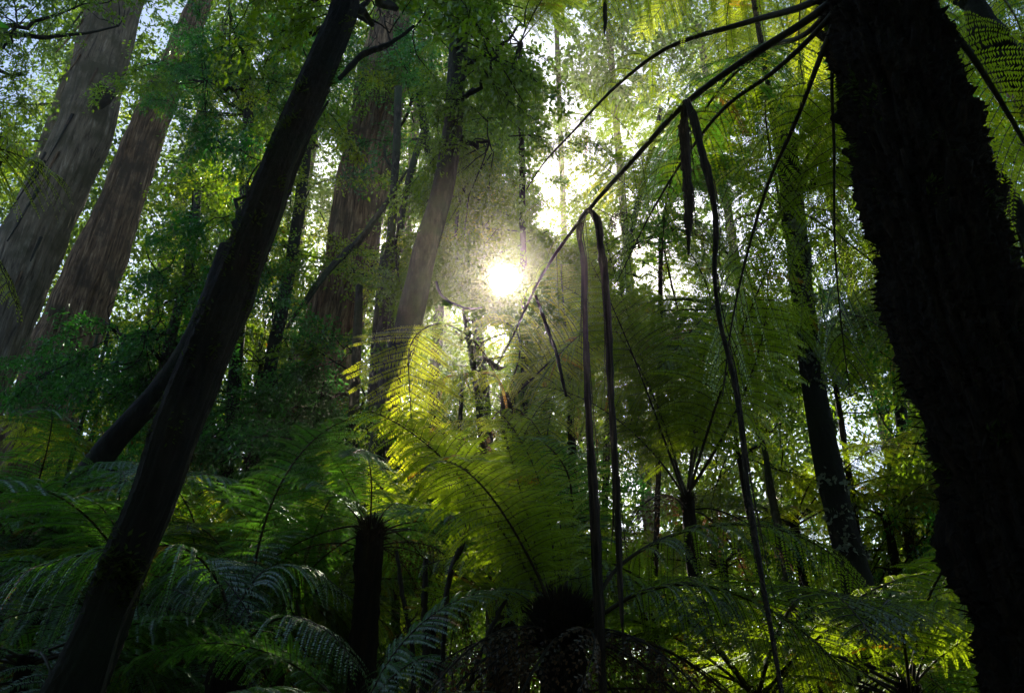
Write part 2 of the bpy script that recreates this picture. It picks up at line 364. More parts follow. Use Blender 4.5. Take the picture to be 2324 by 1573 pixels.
# ------------------------------------------------------------------ trunks
def px_path(pts, Y, dY=None):
    """pts (px, py, radius px[, Y]) -> points and radii"""
    P = []; r = []
    for i, q in enumerate(pts):
        y = q[3] if len(q) > 3 else Y
        p = at(q[0], q[1], y); P.append(p); r.append(wr(q[2], p))
    return np.array(P), np.array(r)
def to_ground(P, r, flare=1.15):
    """extend first point of the path down to the ground along its direction"""
    d = unit(P[0] - P[1]); p = P[0].copy(); k = 0
    d = unit(d * [0.6, 0.6, 1])
    while p[2] > ground_z(p[0], p[1]) - 0.35 and k < 400: p = p + d * 0.15; k += 1
    return np.vstack([p, P]), np.r_[r[0] * flare, r]
def trunk_mesh(P, r, n, sides, material, loc, **kw):
    Q = resample(np.c_[P, r], n)
    V, F_ = tube(Q[:, :3] - loc, Q[:, 3], sides, **kw)
    return mesh('trunk', V, None, material, quads=F_), Q

def basis(yaw, pitch=0.0, roll=0.0, s=1.0, loc=(0, 0, 0)):
    return Matrix.Translation(Vector(loc)) @ Matrix.Rotation(yaw, 4, 'Z') @ Matrix.Rotation(-pitch, 4, 'Y') @ Matrix.Rotation(roll, 4, 'X') @ Matrix.Scale(s, 4)
def add_branch(parent, base, p, yaw, pitch, s, kind):
    a, b = get_branch(kind)
    mt = basis(yaw, pitch, rng.normal(0, .35), s, p - base)
    if blocked(a, mt, base, .25, band=.006, gap=.38, prime=.06): return False
    o = link('foliage', a, parent, mt); link('twig', b, o)
    return True
DENS = 1.9
def leafy(parent, base, trunkQ, blobs, name='limb'):
    """blobs (px, py, Y, r px, n, kind, scale): branches spread in each, tied to the trunk by limbs"""
    for (px, py, Y, rp, n, kind, sc) in blobs:
        bag = Bag()
        c = at(px, py, Y); rad = wr(rp, c); dY = min(rad * 1.1, 1.6)
        z = min(c[2] - 0.3 * np.linalg.norm(c[:2] - trunkQ[-1, :2]), trunkQ[-1, 2]); k = int(np.argmin(abs(trunkQ[:, 2] - z)))
        a = trunkQ[k, :3]; mid = (a + c) / 2 + [0, 0, -.12 * np.linalg.norm(c - a)]
        Pp = resample(np.array([a, mid, c]), 12); Pp[1:-1] += rng.normal(0, .03, (10, 3))
        r1 = min(0.05, trunkQ[k, 3] * .5)
        if near_sun(resample(Pp, 60), 2.2).any(): continue
        V, Q = tube(Pp - base, np.linspace(r1, .014, 12), 5); bag.add(V, Q)
        for i in range(int(n * DENS)):
            v = unit(rng.normal(0, 1, 3)) * rng.random() ** .45; p = c + v * [rad, dY, rad]
            yaw = math.atan2(v[1], v[0]) + rng.normal(0, .7); pitch = R(rng.uniform(-50, 25)); s = sc * rng.uniform(.75, 1.2)
            if p[1] < 1.2: continue
            if add_branch(parent, base, p, yaw, pitch, s, kind) and rng.random() < .5:
                Pp = resample(np.array([c, (c + p) / 2 + rng.normal(0, .06, 3), p]), 6)
                if near_sun(resample(Pp, 40), 2.0).any(): continue
                V, Q = tube(Pp - base, np.linspace(.012, .006, 6) * min(sc * 1.2, 1.6), 4); bag.add(V, Q)
        link('limb', bag.quads('limb', 'dark'), parent)
def baked_leaves(parent, base, spots, kind, sun=1.2):
    """one foliage mass in a unique mesh, its leaves kept off the line to the sun"""
    Vs = []; Ts = []; n0 = 0; tn = []
    for (p, yaw, pitch, s) in spots:
        a, _ = get_branch(kind); n = len(a.vertices)
        co = np.empty(n * 3, np.float32); a.vertices.foreach_get('co', co); co = co.reshape(-1, 3)
        tv = np.empty(n, np.float32); a.attributes['leaf_tone'].data.foreach_get('value', tv)
        Mx = np.array(basis(yaw, pitch, rng.normal(0, .4), s, p - base)); V = co @ Mx[:3, :3].T + Mx[:3, 3]
        L4 = V.reshape(-1, 4, 3); keep = ~near_sun((L4[:, 2] + base), sun) & ~(in_gap(L4[:, 2] + base) & (rng.random(len(L4)) < .85)) & ~(in_shaft(L4[:, 2] + base) & (rng.random(len(L4)) < .9))
        L4 = L4[keep]; tv = tv.reshape(-1, 4)[keep]; m = len(L4); i = np.arange(m)[:, None] * 4 + n0
        Vs.append(L4.reshape(-1, 3)); tn.append(tv.ravel()); Ts.append(np.concatenate([i + [0, 1, 2], i + [0, 2, 3]], 1).reshape(-1, 3)); n0 += m * 4
    me = mesh('foliage', np.concatenate(Vs), np.concatenate(Ts), get_branch(kind)[0].materials[0], tone=np.concatenate(tn))
    return link('foliage', me, parent)
def tree(label, pts, Y, material, blobs=(), sides=24, n=60, group=None, name='tree', cat='tree', ground=True, **kw):
    P, r = px_path(pts, Y)
    if P[0][2] > P[-1][2]: P = P[::-1]; r = r[::-1]
    if ground: P, r = to_ground(P, r)
    base = P[0].copy()
    t = thing(name, label, cat, base, group)
    me, Q = trunk_mesh(P, r, n, sides, material, base, **kw)
    link('trunk', me, t)
    if blobs: leafy(t, base, Q, blobs)
    return t, base, Q

# ------------------------------------------------------------------ tree ferns
def add_frond(parent, base, p, yaw, shape, kind, s, clear=.34, roll=None, pitch=0):
    a, b = get_frond(shape, kind)
    mt = basis(yaw, pitch, rng.normal(0, .28) if roll is None else roll, s, p - base)
    if clear and blocked(a, mt, base, .28, .015, prime=.10, gap=.42): return None
    o = link(a.name.split('.')[0], a, parent, mt); link('stalk', b, o); return o
def custom_frond(parent, base, pts, width, droop=.5, npin=26, seed=1, kind='fern', bare=.2, side=None, r0=.014, space=.0125, ple=None, stalkm='stalk', sparse=0., name='frond'):
    """pts (px,py,Y) along the rachis"""
    P = np.array([q if isinstance(q, np.ndarray) else at(*q) for q in pts]) - base
    if ple is None: ple = float(np.linalg.norm(np.diff(P, axis=0), axis=1).sum()) * (1 - bare) / npin * .56
    a, b = make_frond(P, width, npin, space, droop, seed, bare, side, r0, stalkm, kind, ple, sparse, name)
    o = link(name, a, parent); link('stalk', b, o); return o
HAIR = []
def crown_hair(parent, base, tp, r):
    if not HAIR:
        g = np.random.default_rng(44); n = 900; v = unit(g.normal(0, 1, (n, 3))); b0 = v * [.9, .9, .8] * g.uniform(.6, 1, (n, 1))
        d = unit(v + [0, 0, .9] + g.normal(0, .35, (n, 3))); V, T = diamonds(b0, d, unit(np.cross(d, v + .01)), g.uniform(.25, .8, n), .06, g)
        HAIR.append(mesh('crown_hair', V, T, 'fibre', tone=np.full(len(V), .3)))
    link('crown_hair', HAIR[0], parent, Matrix.Translation(Vector(tp - base + [0, 0, -.02])) @ Matrix.Scale(r * 1.25, 4), kind='stuff')
def tree_fern(label, top, rpx, n, L, shapes, kind='green', dead=0, ground=True, group=None, yaws=None, hgt=None, lean=(0, 0), fibre=400, name='tree_fern'):
    """top=(px,py,Y)"""
    tp = at(*top); x, y = tp[0] + lean[0], tp[1] + lean[1]; gz = float(ground_z(x, y)) - .15
    if tp[2] - gz < .35: tp[2] = gz + .35
    base = np.array([x, y, gz]); t = thing(name, label, 'tree fern', base, group)
    r = wr(rpx, tp) if rpx else .06
    mid = (base + tp) / 2 + rng.normal(0, .03, 3)
    P = np.array([base, mid, tp]); q = resample(np.c_[P, [r * 1.25, r, r * .9]], 50)
    V, F_ = tube(q[:, :3] - base, q[:, 3], 20, amp=.12, knob=.12, seed=int(rng.integers(999)), vfreq=4)
    link('trunk', mesh('trunk', V, None, 'fibre', quads=F_), t)
    crown_hair(t, base, tp, r)
    for i in range(n):
        yaw = (i + rng.uniform(-.3, .3)) * 2.39996 if yaws is None else R(rng.uniform(*yaws))
        sh = shapes[int(rng.integers(len(shapes)))]
        st = np.array([math.cos(yaw) * r * .5, math.sin(yaw) * r * .5, rng.uniform(-.08, .05)])
        mid = tp + L * .5 * np.array([math.cos(yaw), math.sin(yaw), .3])
        if np.linalg.norm(mid - CAM) < .9: continue
        add_frond(t, base, tp + st, yaw, sh, kind, L / 2 * rng.uniform(.7, 1.15), pitch=R(rng.normal(0, 9)))
    for i in range(dead):
        yaw = rng.uniform(0, 6.28); st = np.array([math.cos(yaw) * r * .9, math.sin(yaw) * r * .9, -.1])
        add_frond(t, base, tp + st, yaw, 'droop', 'dead', L / 2 * rng.uniform(.45, .8), clear=0)
    return t, base, tp
#SCENE
BANDS += [([700, 886, 1136, 1286, 1436, 1600], [510, 436, 345, 280, 228, 155], [50, 55, 55, 58, 62, 80], 3.4), ([470, 1180, 1600], [1326, 1350, 1372], [14, 18, 22], 3.55), ([470, 1180, 1480], [1375, 1403, 1411], [14, 14, 14], 3.55),
 ([300, 986, 1600], [2160, 2240, 2380], [190, 190, 210], 3.0), ([400, 960, 1600], [1612, 1680, 1775], [14, 12, 16], 3.2), ([1200, 1330, 1560], [845, 815, 785], [34, 36, 38], 5.2), ([860, 1290], [1845, 1940], [34, 34], 8.0), ([60, 400, 700], [888, 830, 765], [44, 56, 56], 14.0), ([110, 500, 760], [230, 88, 0], [60, 66, 60], 14.0), ([270, 500, 700], [335, 253, 180], [46, 56, 50], 17), ([150, 450, 740], [1035, 1000, 928], [24, 28, 30], 7.0)]
# ================================================================== THE BIG DARK TREE FERN AT THE SIDE
pts = [(1975, -60, 118), (1985, 0, 122), (2005, 90, 128), (2022, 160, 130), (2040, 225, 134), (2060, 325, 136), (2088, 450, 143), (2118, 560, 146), (2138, 675, 150), (2160, 786, 152), (2200, 886, 152), (2228, 986, 158), (2275, 1136, 163), (2290, 1236, 170), (2315, 1311, 174), (2340, 1400, 178), (2368, 1573, 188), (2400, 1750, 200)]
pts = [(x_ - r_ + r_ * .86 * np.interp(y_, [0, 786, 1573], [1.15, 1.38, 1.55]), y_, r_ * .86) for x_, y_, r_ in pts]
P, r = px_path(pts, 2.6); P = P[::-1]; r = r[::-1]; P, r = to_ground(P, r)
baseA = P[0].copy(); topA = P[-1].copy()
bigfern = thing('tree_fern', 'massive black fibrous tree fern trunk with stubs, filling the whole side of the view', 'tree fern', baseA)
q = resample(np.c_[P, r], 420)
q_big = q
V, F_ = tube(q[:, :3] - baseA, q[:, 3], 150, amp=.10, ridge=.05, rfreq=19, knob=.09, seed=5, vfreq=5)
link('trunk', mesh('trunk', V, None, 'fibre', quads=F_), bigfern)
g = np.random.default_rng(3); bag = Bag()
idx = g.integers(5, 415, 5200); th = g.uniform(0, 6.283, 5200)
T, A, B = frames(q[:, :3]); out = A[idx] * np.cos(th)[:, None] + B[idx] * np.sin(th)[:, None]
b0 = q[idx, :3] + out * (q[idx, 3] * .97)[:, None]; d = unit(out * g.uniform(.3, 1.1, (5200, 1)) + np.array([0, 0, 1.]) * g.uniform(-.9, .9, (5200, 1)) + g.normal(0, .3, (5200, 3)))
l = g.uniform(.02, .10, 5200); V, T3 = diamonds(b0 - baseA, d, unit(np.cross(d, out)), l, .011, g)
bag.add(V, T3, 0.3)
link('root_fibre', bag.tris('root_fibre', 'fibre'), bigfern, kind='stuff')
# old stub stumps of frond bases
for k in range(120):
    i = int(g.integers(120, 412)); a = g.uniform(0, 6.28); o_ = A[i] * math.cos(a) + B[i] * math.sin(a)
    s0 = q[i, :3] + o_ * q[i, 3] * .9 - baseA; e0 = s0 + (o_ * g.uniform(.03, .09) + np.array([0, 0, g.uniform(.04, .13)]))
    V, F_ = tube(resample(np.array([s0, (s0 + e0) / 2 + [0, 0, -.01], e0]), 6), np.linspace(.028, .016, 6), 7, amp=.1)
    link('frond_stub', mesh('frond_stub', V, None, 'fibre', quads=F_), bigfern)
# its long fronds reaching over towards the sun
cf = lambda *a, **k: custom_frond(bigfern, baseA, *a, **k)
apex = at(1935, -40, 2.55)
cf([apex, (1840, 8, 2.7), (1700, 50, 2.95), (1500, 118, 3.2), (1400, 195, 3.35), (1300, 300, 3.5), (1235, 370, 3.6), (1195, 430, 3.7)], .36, 1.0, 26, 1, 'fern', .3, r0=.020, sparse=.6)
cf([apex, (1855, 30, 2.6), (1700, 130, 2.75), (1560, 232, 2.9), (1440, 360, 3.05), (1335, 478, 3.2), (1230, 625, 3.35), (1165, 760, 3.45), (1125, 835, 3.5)], .30, 1.15, 28, 2, 'fern', .35, r0=.022, sparse=.75)
cf([apex, (1865, 60, 2.6), (1760, 160, 2.8), (1650, 240, 3.0), (1560, 350, 3.2), (1480, 480, 3.4), (1400, 640, 3.55)], .45, 1.1, 26, 3, 'fern', .3, r0=.016, sparse=.4)
cf([apex, (1870, 110, 2.65), (1800, 290, 2.9), (1750, 400, 3.1), (1700, 560, 3.3), (1660, 740, 3.4), (1640, 900, 3.5)], .62, 1.0, 26, 4, 'fern', .24, r0=.016)
cf([apex, (1850, 60, 2.7), (1740, 110, 3.1), (1600, 250, 3.8), (1520, 420, 4.3), (1500, 600, 4.7)], .66, 1.2, 26, 5, 'fern_cool', .2, r0=.016)
cf([apex, (1890, 150, 2.7), (1893, 330, 2.9), (1895, 560, 3.05), (1912, 760, 3.1), (1930, 900, 3.15)], .50, 1.0, 24, 6, 'fern', .3, r0=.011)
cf([apex, (1700, -90, 2.8), (1500, -60, 3.1), (1370, 10, 3.5), (1373, 80, 3.7)], .6, .9, 24, 7, 'fern_gold', .2, r0=.016)
# other side of the crown
apex2 = at(2080, -40, 2.7)
cf([apex2, (2140, 60, 2.9), (2190, 200, 3.3), (2260, 380, 3.7), (2320, 560, 4.0), (2360, 800, 4.2)], .55, 1.0, 24, 8, 'fern', .25, r0=.024)
cf([apex2, (2130, 30, 2.6), (2200, 120, 2.6), (2300, 280, 2.7), (2420, 500, 2.8)], .5, .9, 22, 9, 'fern', .25, r0=.024)
cf([apex2, (2170, -60, 3.0), (2280, 0, 3.6), (2330, 120, 4.2), (2350, 300, 4.6)], .5, .9, 22, 10, 'fern_gold', .25, r0=.014)
# dead frond stalks pressed against the trunk
def ribbon(pts, wpx, seed=0, loc=None, twist=0.0):
    P, r = px_path([(a, b, c, y) for (a, b, c, y) in pts], 0)
    q = resample(np.c_[P, r], 60); T, A, B = frames(q[:, :3]); g = np.random.default_rng(seed)
    s = np.linspace(0, 1, 60); x = unit(np.cross(T, np.array([0, 1., 0.2]))) ; y = np.cross(T, x)
    ang = twist * s + .25 * np.sin(7 * s + seed); X = x * np.cos(ang)[:, None] + y * np.sin(ang)[:, None]; Yv = np.cross(T, X)
    q[1:-1, 0] += 0.002 * np.sin(s[1:-1] * 17 + seed); prof = [(-1, 0), (-.6, .35), (0, .5), (.6, .35), (1, 0), (.6, .12), (0, .25), (-.6, .12)]
    jit = 1 + .12 * np.sin(s * 23 + seed) * np.sin(s * 9 + 2 * seed) + g.normal(0, .10, 60)
    V = np.stack([q[:, :3] + X * (a * q[:, 3] * jit * .82)[:, None] + Yv * (b * q[:, 3] * .8)[:, None] for a, b in prof], 1) - loc
    n, m = 60, 8; i, j = np.meshgrid(np.arange(n - 1), np.arange(m), indexing='ij')
    return V.reshape(-1, 3), np.stack([i * m + j, i * m + (j + 1) % m, (i + 1) * m + (j + 1) % m, (i + 1) * m + j], -1).reshape(-1, 4)
def bark_strip(label, parts, tw=.6, material='strip', cat='bark strip', name='bark_strip', group=None):
    o0 = at(*(parts[0][0][0], parts[0][0][1], parts[0][0][3])); bag = Bag()
    for i, p in enumerate(parts):
        V, Q = ribbon(p, 0, i + 3, o0, tw * (1 if i % 2 else -1)); bag.add(V, Q)
        Pq, rq = px_path([(a, b, c, y) for (a, b, c, y) in p], 0); qq = resample(np.c_[Pq, rq], 50); gg = np.random.default_rng(len(label) + i)
        for k in range(7 if len(p) > 4 else 0):   # frayed strands peeling off its edges
            a0 = int(gg.integers(2, 34)); a1 = min(49, a0 + int(gg.integers(6, 18))); st = qq[a0:a1, :3].copy(); u = np.linspace(0, 1, len(st))
            st[:, 0] += (gg.choice([-1, 1]) * (qq[a0:a1, 3] * .75 + .022 * u ** 2 * gg.uniform(.2, 1.2))); st[:, 1] -= .01
            V, Q = tube(st - o0, np.linspace(.0032, .0008, len(st)), 4); bag.add(V, Q)
    o = link(name, bag.quads(name, material), mtx=Matrix.Translation(Vector(o0)), label=label, category=cat)
    if group: o['group'] = group
    return o
bark_strip('long folded bark ribbon draped over the fern stalk, its straight half hanging beside the sun', [
    [(1352, 492, 7, 3.17), (1336, 476, 8, 3.2), (1325, 490, 9, 3.23), (1326, 600, 8, 3.23), (1328, 760, 9, 3.23), (1338, 960, 11, 3.22), (1350, 1180, 14, 3.2), (1360, 1380, 15, 3.18), (1372, 1600, 15, 3.15), (1385, 1740, 13, 3.1)]])
bark_strip('curved bark ribbon hanging from the bend of the fern stalk, just outside the straight one', [
    [(1334, 474, 8, 3.15), (1350, 490, 11, 3.15), (1364, 560, 12, 3.15), (1378, 700, 11, 3.15), (1386, 860, 11, 3.15), (1393, 1000, 9, 3.15), (1403, 1180, 9, 3.13), (1411, 1400, 8, 3.1), (1414, 1470, 2, 3.1)]])
bark_strip('wide flat bark ribbon hanging short beneath the high crossing fern stalks', [
    [(1556, 232, 10, 2.9), (1553, 300, 17, 2.95), (1560, 400, 15, 2.95), (1563, 500, 13, 2.95), (1562, 580, 5, 2.95)]])
bark_strip('very long thin bark ribbon trailing from the high stalk down past the arching fern', [
    [(1558, 228, 10, 2.86), (1572, 260, 14, 2.85), (1590, 330, 14, 2.85), (1612, 420, 12, 2.85), (1625, 520, 9, 2.85), (1622, 620, 7, 2.85), (1635, 730, 8, 2.83), (1660, 830, 8, 2.8), (1680, 960, 6, 2.75), (1695, 1090, 7, 2.7), (1715, 1220, 10, 2.6), (1745, 1400, 12, 2.5), (1775, 1590, 13, 2.4)]])
bark_strip('thin dark strip dangling from the top edge above the sky gap', [[(1373, -20, 5, 3.5), (1374, 40, 6, 3.5), (1372, 84, 2, 3.5)]])
bark_strip('short curled brown bark flake caught beside the slanting stalk below the sun', [[(1095, 808, 3, 3.6), (1112, 822, 9, 3.6), (1135, 836, 6, 3.6), (1150, 832, 1, 3.6)]])

# ================================================================== LEANING DARK TREE AND ITS NEIGHBOURS
tB, bB, qB = tree('slender near-black trunk leaning strongly with sunlit rim, crossing the ferns', [(795, -60, 28.8), (772, 50, 30.7), (740, 125, 32.6), (708, 200, 34.4), (665, 300, 36.3), (625, 400, 38.1), (588, 500, 40.9), (550, 600, 42.8), (515, 690, 45.6), (478, 786, 47.4), (436, 886, 49.3), (396, 986, 50.2), (345, 1136, 48.4), (280, 1286, 49.3), (228, 1436, 53.9), (168, 1573, 63.2), (120, 1680, 74.4)], 3.1, 'dark',
     [(700, -60, 4.2, 110, 4, 'small', .7), (830, 40, 4.2, 60, 4, 'broad', .6), (940, -50, 4.4, 80, 5, 'broad', .6)], sides=72, n=320, amp=.055, ridge=.035, rfreq=14, knob=.035, seed=11)
g = np.random.default_rng(12)
def tufts(parent, base, q_, lo, hi, cnt, name, material, size, per=26, side=None):
    T, A, B = frames(q_[:, :3])
    for k in range(cnt):
        i = int(g.integers(lo, hi)); a = g.uniform(0, 6.283) if side is None else side + g.normal(0, .7)
        o_ = unit(np.array([math.cos(a), math.sin(a), 0])); o_ = unit(o_ - T[i] * (o_ @ T[i])); s2 = np.cross(T[i], o_)
        b0 = q_[i, :3] - base + o_ * q_[i, 3] * .97 + s2 * g.normal(0, .02, (per, 1)) + T[i] * g.normal(0, .035, (per, 1))
        d = unit(o_ + g.normal(0, .6, (per, 3)) + [0, 0, -.25]); V, T3 = diamonds(b0, d, unit(np.cross(d, T[i])), g.uniform(size * .4, size, per), size * .22, g)
        bag = Bag(); bag.add(V, T3, np.repeat(g.uniform(.2, .8, per), 4)); link(name, bag.tris(name, material), parent)
tufts(tB, bB, qB, 40, 300, 60, 'moss_tuft', 'moss', .045)
tufts(tB, bB, qB, 118, 128, 10, 'moss_tuft', 'moss', .07, side=-1.2)
for k in range(4):
    i = int(g.integers(60, 300)); T, A, B = frames(qB[:, :3]); a = g.uniform(0, 6.28); o_ = A[i] * math.cos(a) + B[i] * math.sin(a)
    s0 = qB[i, :3] + o_ * qB[i, 3] * .8 - bB; e0 = s0 + o_ * g.uniform(.03, .08) + T[i] * g.uniform(0, .06)
    V, F_ = tube(resample(np.array([s0, (s0 + e0) / 2, e0]), 8), np.linspace(.02, .008, 8), 8, amp=.1, knob=.1, seed=k); link('branch_stub', mesh('branch_stub', V, None, 'dark', quads=F_), tB)
for px, py, yy, yaw, k in [(742, 255, 3.25, -.3, .26), (748, 290, 3.25, -.5, .22), (838, 172, 3.4, -.9, .24), (600, 175, 3.2, 2.6, .16)]:
    a, b_ = get_branch('broad_gold'); o = link('leaf_sprig', a, tB, basis(yaw, -.7, 0, k, at(px, py, yy) - bB)); link('twig', b_, o)
def vine(label, pts, material='smooth', name='vine', cat='vine', group=None):
    P, r = px_path(pts, 0); base = P[0].copy(); q = resample(np.c_[P, r], 80)
    q[1:-1, :3] += np.cumsum(rng.normal(0, .10, (78, 3)), 0) * np.median(q[:, 3]) * np.sin(np.linspace(0, math.pi, 78))[:, None]
    V, Q = tube(q[:, :3] - base, q[:, 3], 8, amp=.16, knob=.08, seed=len(bpy.data.objects), vfreq=3 / max(q[:, 3].mean() * 10, .1))
    o = link(name, mesh(name, V, None, material, quads=Q), mtx=Matrix.Translation(Vector(base)), label=label, category=cat)
    if group: o['group'] = group
    return o
vine('thin pale vine climbing the sunlit edge of the leaning dark trunk', [(232, 1573, 4, 2.97), (285, 1400, 3, 3.0), (338, 1286, 2.6, 3.0), (395, 1150, 3, 3.0), (450, 990, 3, 3.0), (490, 900, 3.4, 3.0), (530, 790, 3, 3.0), (575, 690, 3, 3.0), (597, 600, 3.2, 3.0), (640, 480, 3.6, 3.0), (665, 380, 4, 3.0), (710, 290, 3.5, 3.0), (745, 230, 2.6, 3.0)])
tree('thinner black trunk leaning behind the slender leaning tree', [(520, 560, 20), (470, 700, 23), (415, 816, 25), (360, 890, 26), (310, 946, 27), (250, 1011, 28), (195, 1096, 33), (165, 1180, 36)], 7.0, 'dark', sides=28, n=90, amp=.07, knob=.02, seed=12,
     blobs=[(560, 420, 7.5, 120, 7, 'cool', .9)])
vine('twisting pale vine wound on the thinner black trunk', [(340, 940, 2, 6.8), (370, 900, 3, 6.75), (395, 850, 2.4, 6.8), (430, 800, 2.4, 6.8), (440, 740, 2, 6.9)])

# gums
tD, bD, qD = tree('broad grey gum trunk with a dark healed knot, by the frond at the frame edge', [(293, -90, 49.5), (266, 0, 52.6), (240, 100, 53.5), (216, 200, 54.2), (193, 300, 55.9), (146, 400, 57.5), (96, 500, 62.2), (48, 600, 67.1), (8, 690, 70.2), (-32, 786, 75.0), (-82, 900, 79.8)], 15, 'gum', sides=110, n=260, amp=.035, ridge=.03, rfreq=18, seed=21, name='gum_tree')
# knot
def knot(parent, base, q_, px, py, Y, rr):
    p = at(px, py, Y); th = np.linspace(0, 6.283, 24, endpoint=False); V = []
    for k, (ra, dep) in enumerate([(1.0, 0.12), (.8, -.10), (.55, -.06), (.3, .10), (.01, .14)]):
        w_ = 1 + .15 * np.sin(3 * th + k) + .08 * np.sin(7 * th)
        V.append(np.stack([p[0] + rr * ra * w_ * np.cos(th), np.full(24, p[1]) + dep, p[2] + 1.15 * rr * ra * w_ * np.sin(th)], 1))
    V = np.concatenate(V) - base; i, j = np.meshgrid(np.arange(4), np.arange(24), indexing='ij')
    Q = np.stack([i * 24 + j, i * 24 + (j + 1) % 24, (i + 1) * 24 + (j + 1) % 24, (i + 1) * 24 + j], -1)
    link('knot', mesh('knot', V, None, 'dark', quads=Q), parent)
for tt, bb, qq_ in [(tD, bD, qD)]:
    for k in range(16):
        i = int(rng.integers(90, 235)); p0 = qq_[i]; a = rng.uniform(-2.6, -.5); o_ = np.array([math.cos(a), math.sin(a), 0]); ln = rng.uniform(.6, 2.2)
        st = p0[:3] + o_ * p0[3] * .97; u = np.linspace(0, 1, 14)[:, None]; Pp = st + np.array([-.15, 0, -1.0]) * u * ln + o_ * (.03 + .16 * u ** 2 * rng.random())
        V, Q = tube(Pp - bb, np.linspace(.035, .012, 14) * rng.uniform(.6, 1.2), 5, amp=.3, seed=k); link('bark_flake', mesh('bark_flake', V, None, 'gum_red' if k % 3 else 'dark', quads=Q), tt)
kp = at(232, 215, 15); knot(tD, bD, qD, 232, 215, 15 - wr(66, kp) * .97, wr(24, kp))
tree('furrowed red-brown gum trunk between the broad grey gum and the leaning dark tree', [(481, -90, 21.3), (456, 0, 22.9), (426, 75, 26.1), (398, 150, 29.4), (363, 225, 34.3), (331, 300, 37.6), (296, 400, 40.9), (259, 500, 45.8), (221, 600, 54.0), (186, 690, 60.4), (146, 786, 65.4), (86, 986, 68.6), (56, 1100, 73.5)], 18, 'gum_red', sides=110, n=260, amp=.05, ridge=.07, rfreq=15, seed=22, name='gum_tree')
tF, bF, qF = tree('tall gum with a splintered pale shoulder, tapering up from behind the fern bank', [(900, -60, 32.1), (888, 50, 38.5), (878, 110, 47.0), (868, 175, 53.5), (848, 300, 55.7), (830, 400, 57.7), (812, 500, 55.7), (795, 600, 56.7), (770, 690, 60.9), (745, 786, 66.4), (722, 886, 69.6), (700, 986, 72.7), (680, 1130, 79.1), (665, 1220, 89.8)], 14, 'gum_red', sides=110, n=260, amp=.05, ridge=.055, rfreq=15, seed=23, name='gum_tree')
# peeling bark pieces on the gum shoulder
for k in range(16):
    px = rng.uniform(830, 905); py = rng.uniform(150, 230); ln = rng.uniform(60, 170); yy = 14 - wr(50, at(860, 200, 14)) * (1.0 - .25 * abs(px - 866) / 45)
    V, Q = ribbon([(px, py, 2, yy), (px - ln * .1, py + ln * .3, rng.uniform(3, 6), yy - .04), (px - ln * .2, py + ln * .7, rng.uniform(2, 5), yy - .08), (px - ln * .28 + rng.normal(0, 4), py + ln, .5, yy - .12)], 0, k, bF, .3)
    link('bark_flake', mesh('bark_flake', V, None, 'gum_red' if k % 2 else 'gum', quads=Q), tF)

tree('mid-sized dark tree with wavy grey bark standing by the sun', [(1052, -60, 20), (1045, 50, 20), (1038, 150, 21), (1030, 250, 22), (1012, 400, 24), (985, 500, 26), (957, 600, 28), (940, 680, 31), (926, 750, 30), (890, 850, 27), (868, 986, 27), (840, 1136, 28), (815, 1250, 30)], 7.6, 'smooth',
     [(1040, 60, 7.2, 120, 9, 'broad', .9), (1130, 130, 7.0, 90, 7, 'broad', .9), (960, 40, 7.6, 100, 8, 'small', .9), (1110, 320, 7.8, 90, 8, 'small', .8), (1190, 60, 7.2, 80, 6, 'broad', .8), (1000, 250, 8.2, 60, 4, 'small', .7)],
     sides=36, n=140, amp=.10, ridge=.02, seed=24)
tI, bI, qI = tree('dark trunk with pale lichen patches beside the massive tree fern trunk', [(1775, 250, 22), (1795, 430, 24), (1808, 560, 24), (1825, 700, 24), (1848, 886, 26), (1866, 986, 28), (1887, 1086, 31), (1905, 1161, 31), (1938, 1300, 34), (1975, 1440, 36), (2010, 1573, 40)], 7.2, 'dark', sides=36, n=140, amp=.07, knob=.02, seed=25,
     blobs=[(1770, 250, 7.4, 130, 8, 'cool', .9), (1850, 420, 7.2, 90, 6, 'small', .8), (1790, 560, 7.8, 90, 4, 'cool', .8)])
g = np.random.default_rng(9)
for k in range(26):
    i = int(np.interp(g.uniform(0, 1) ** 1.0, [0, 1], [45, 115])); T, A, B = frames(qI[:, :3]); a = math.atan2(-1, 0) + g.normal(0, .9)
    o_ = unit(np.array([math.cos(a), math.sin(a), 0])); o_ = unit(o_ - T[i] * (o_ @ T[i])); sd2 = np.cross(T[i], o_)
    m = 22; V = []; bag = Bag(); u = g.normal(0, .05, m); v = g.normal(0, .03, m)
    b0 = qI[i, :3] - bI + o_ * (qI[i, 3] * 1.0) + sd2 * u[:, None] + T[i] * v[:, None] - o_ * (np.abs(u)[:, None] ** 2 / qI[i, 3] * .5)
    d = unit(o_ * .5 + g.normal(0, .7, (m, 3))); V, T3 = diamonds(b0, d, unit(np.cross(d, o_)), g.uniform(.03, .07, m), .04, g); bag.add(V, T3, .5)
    link('lichen_patch', bag.tris('lichen_patch', 'lichen'), tI)

g = np.random.default_rng(13)
tufts(bigfern, baseA, q_big, 60, 410, 90, 'moss_tuft', 'moss', .05, per=34)
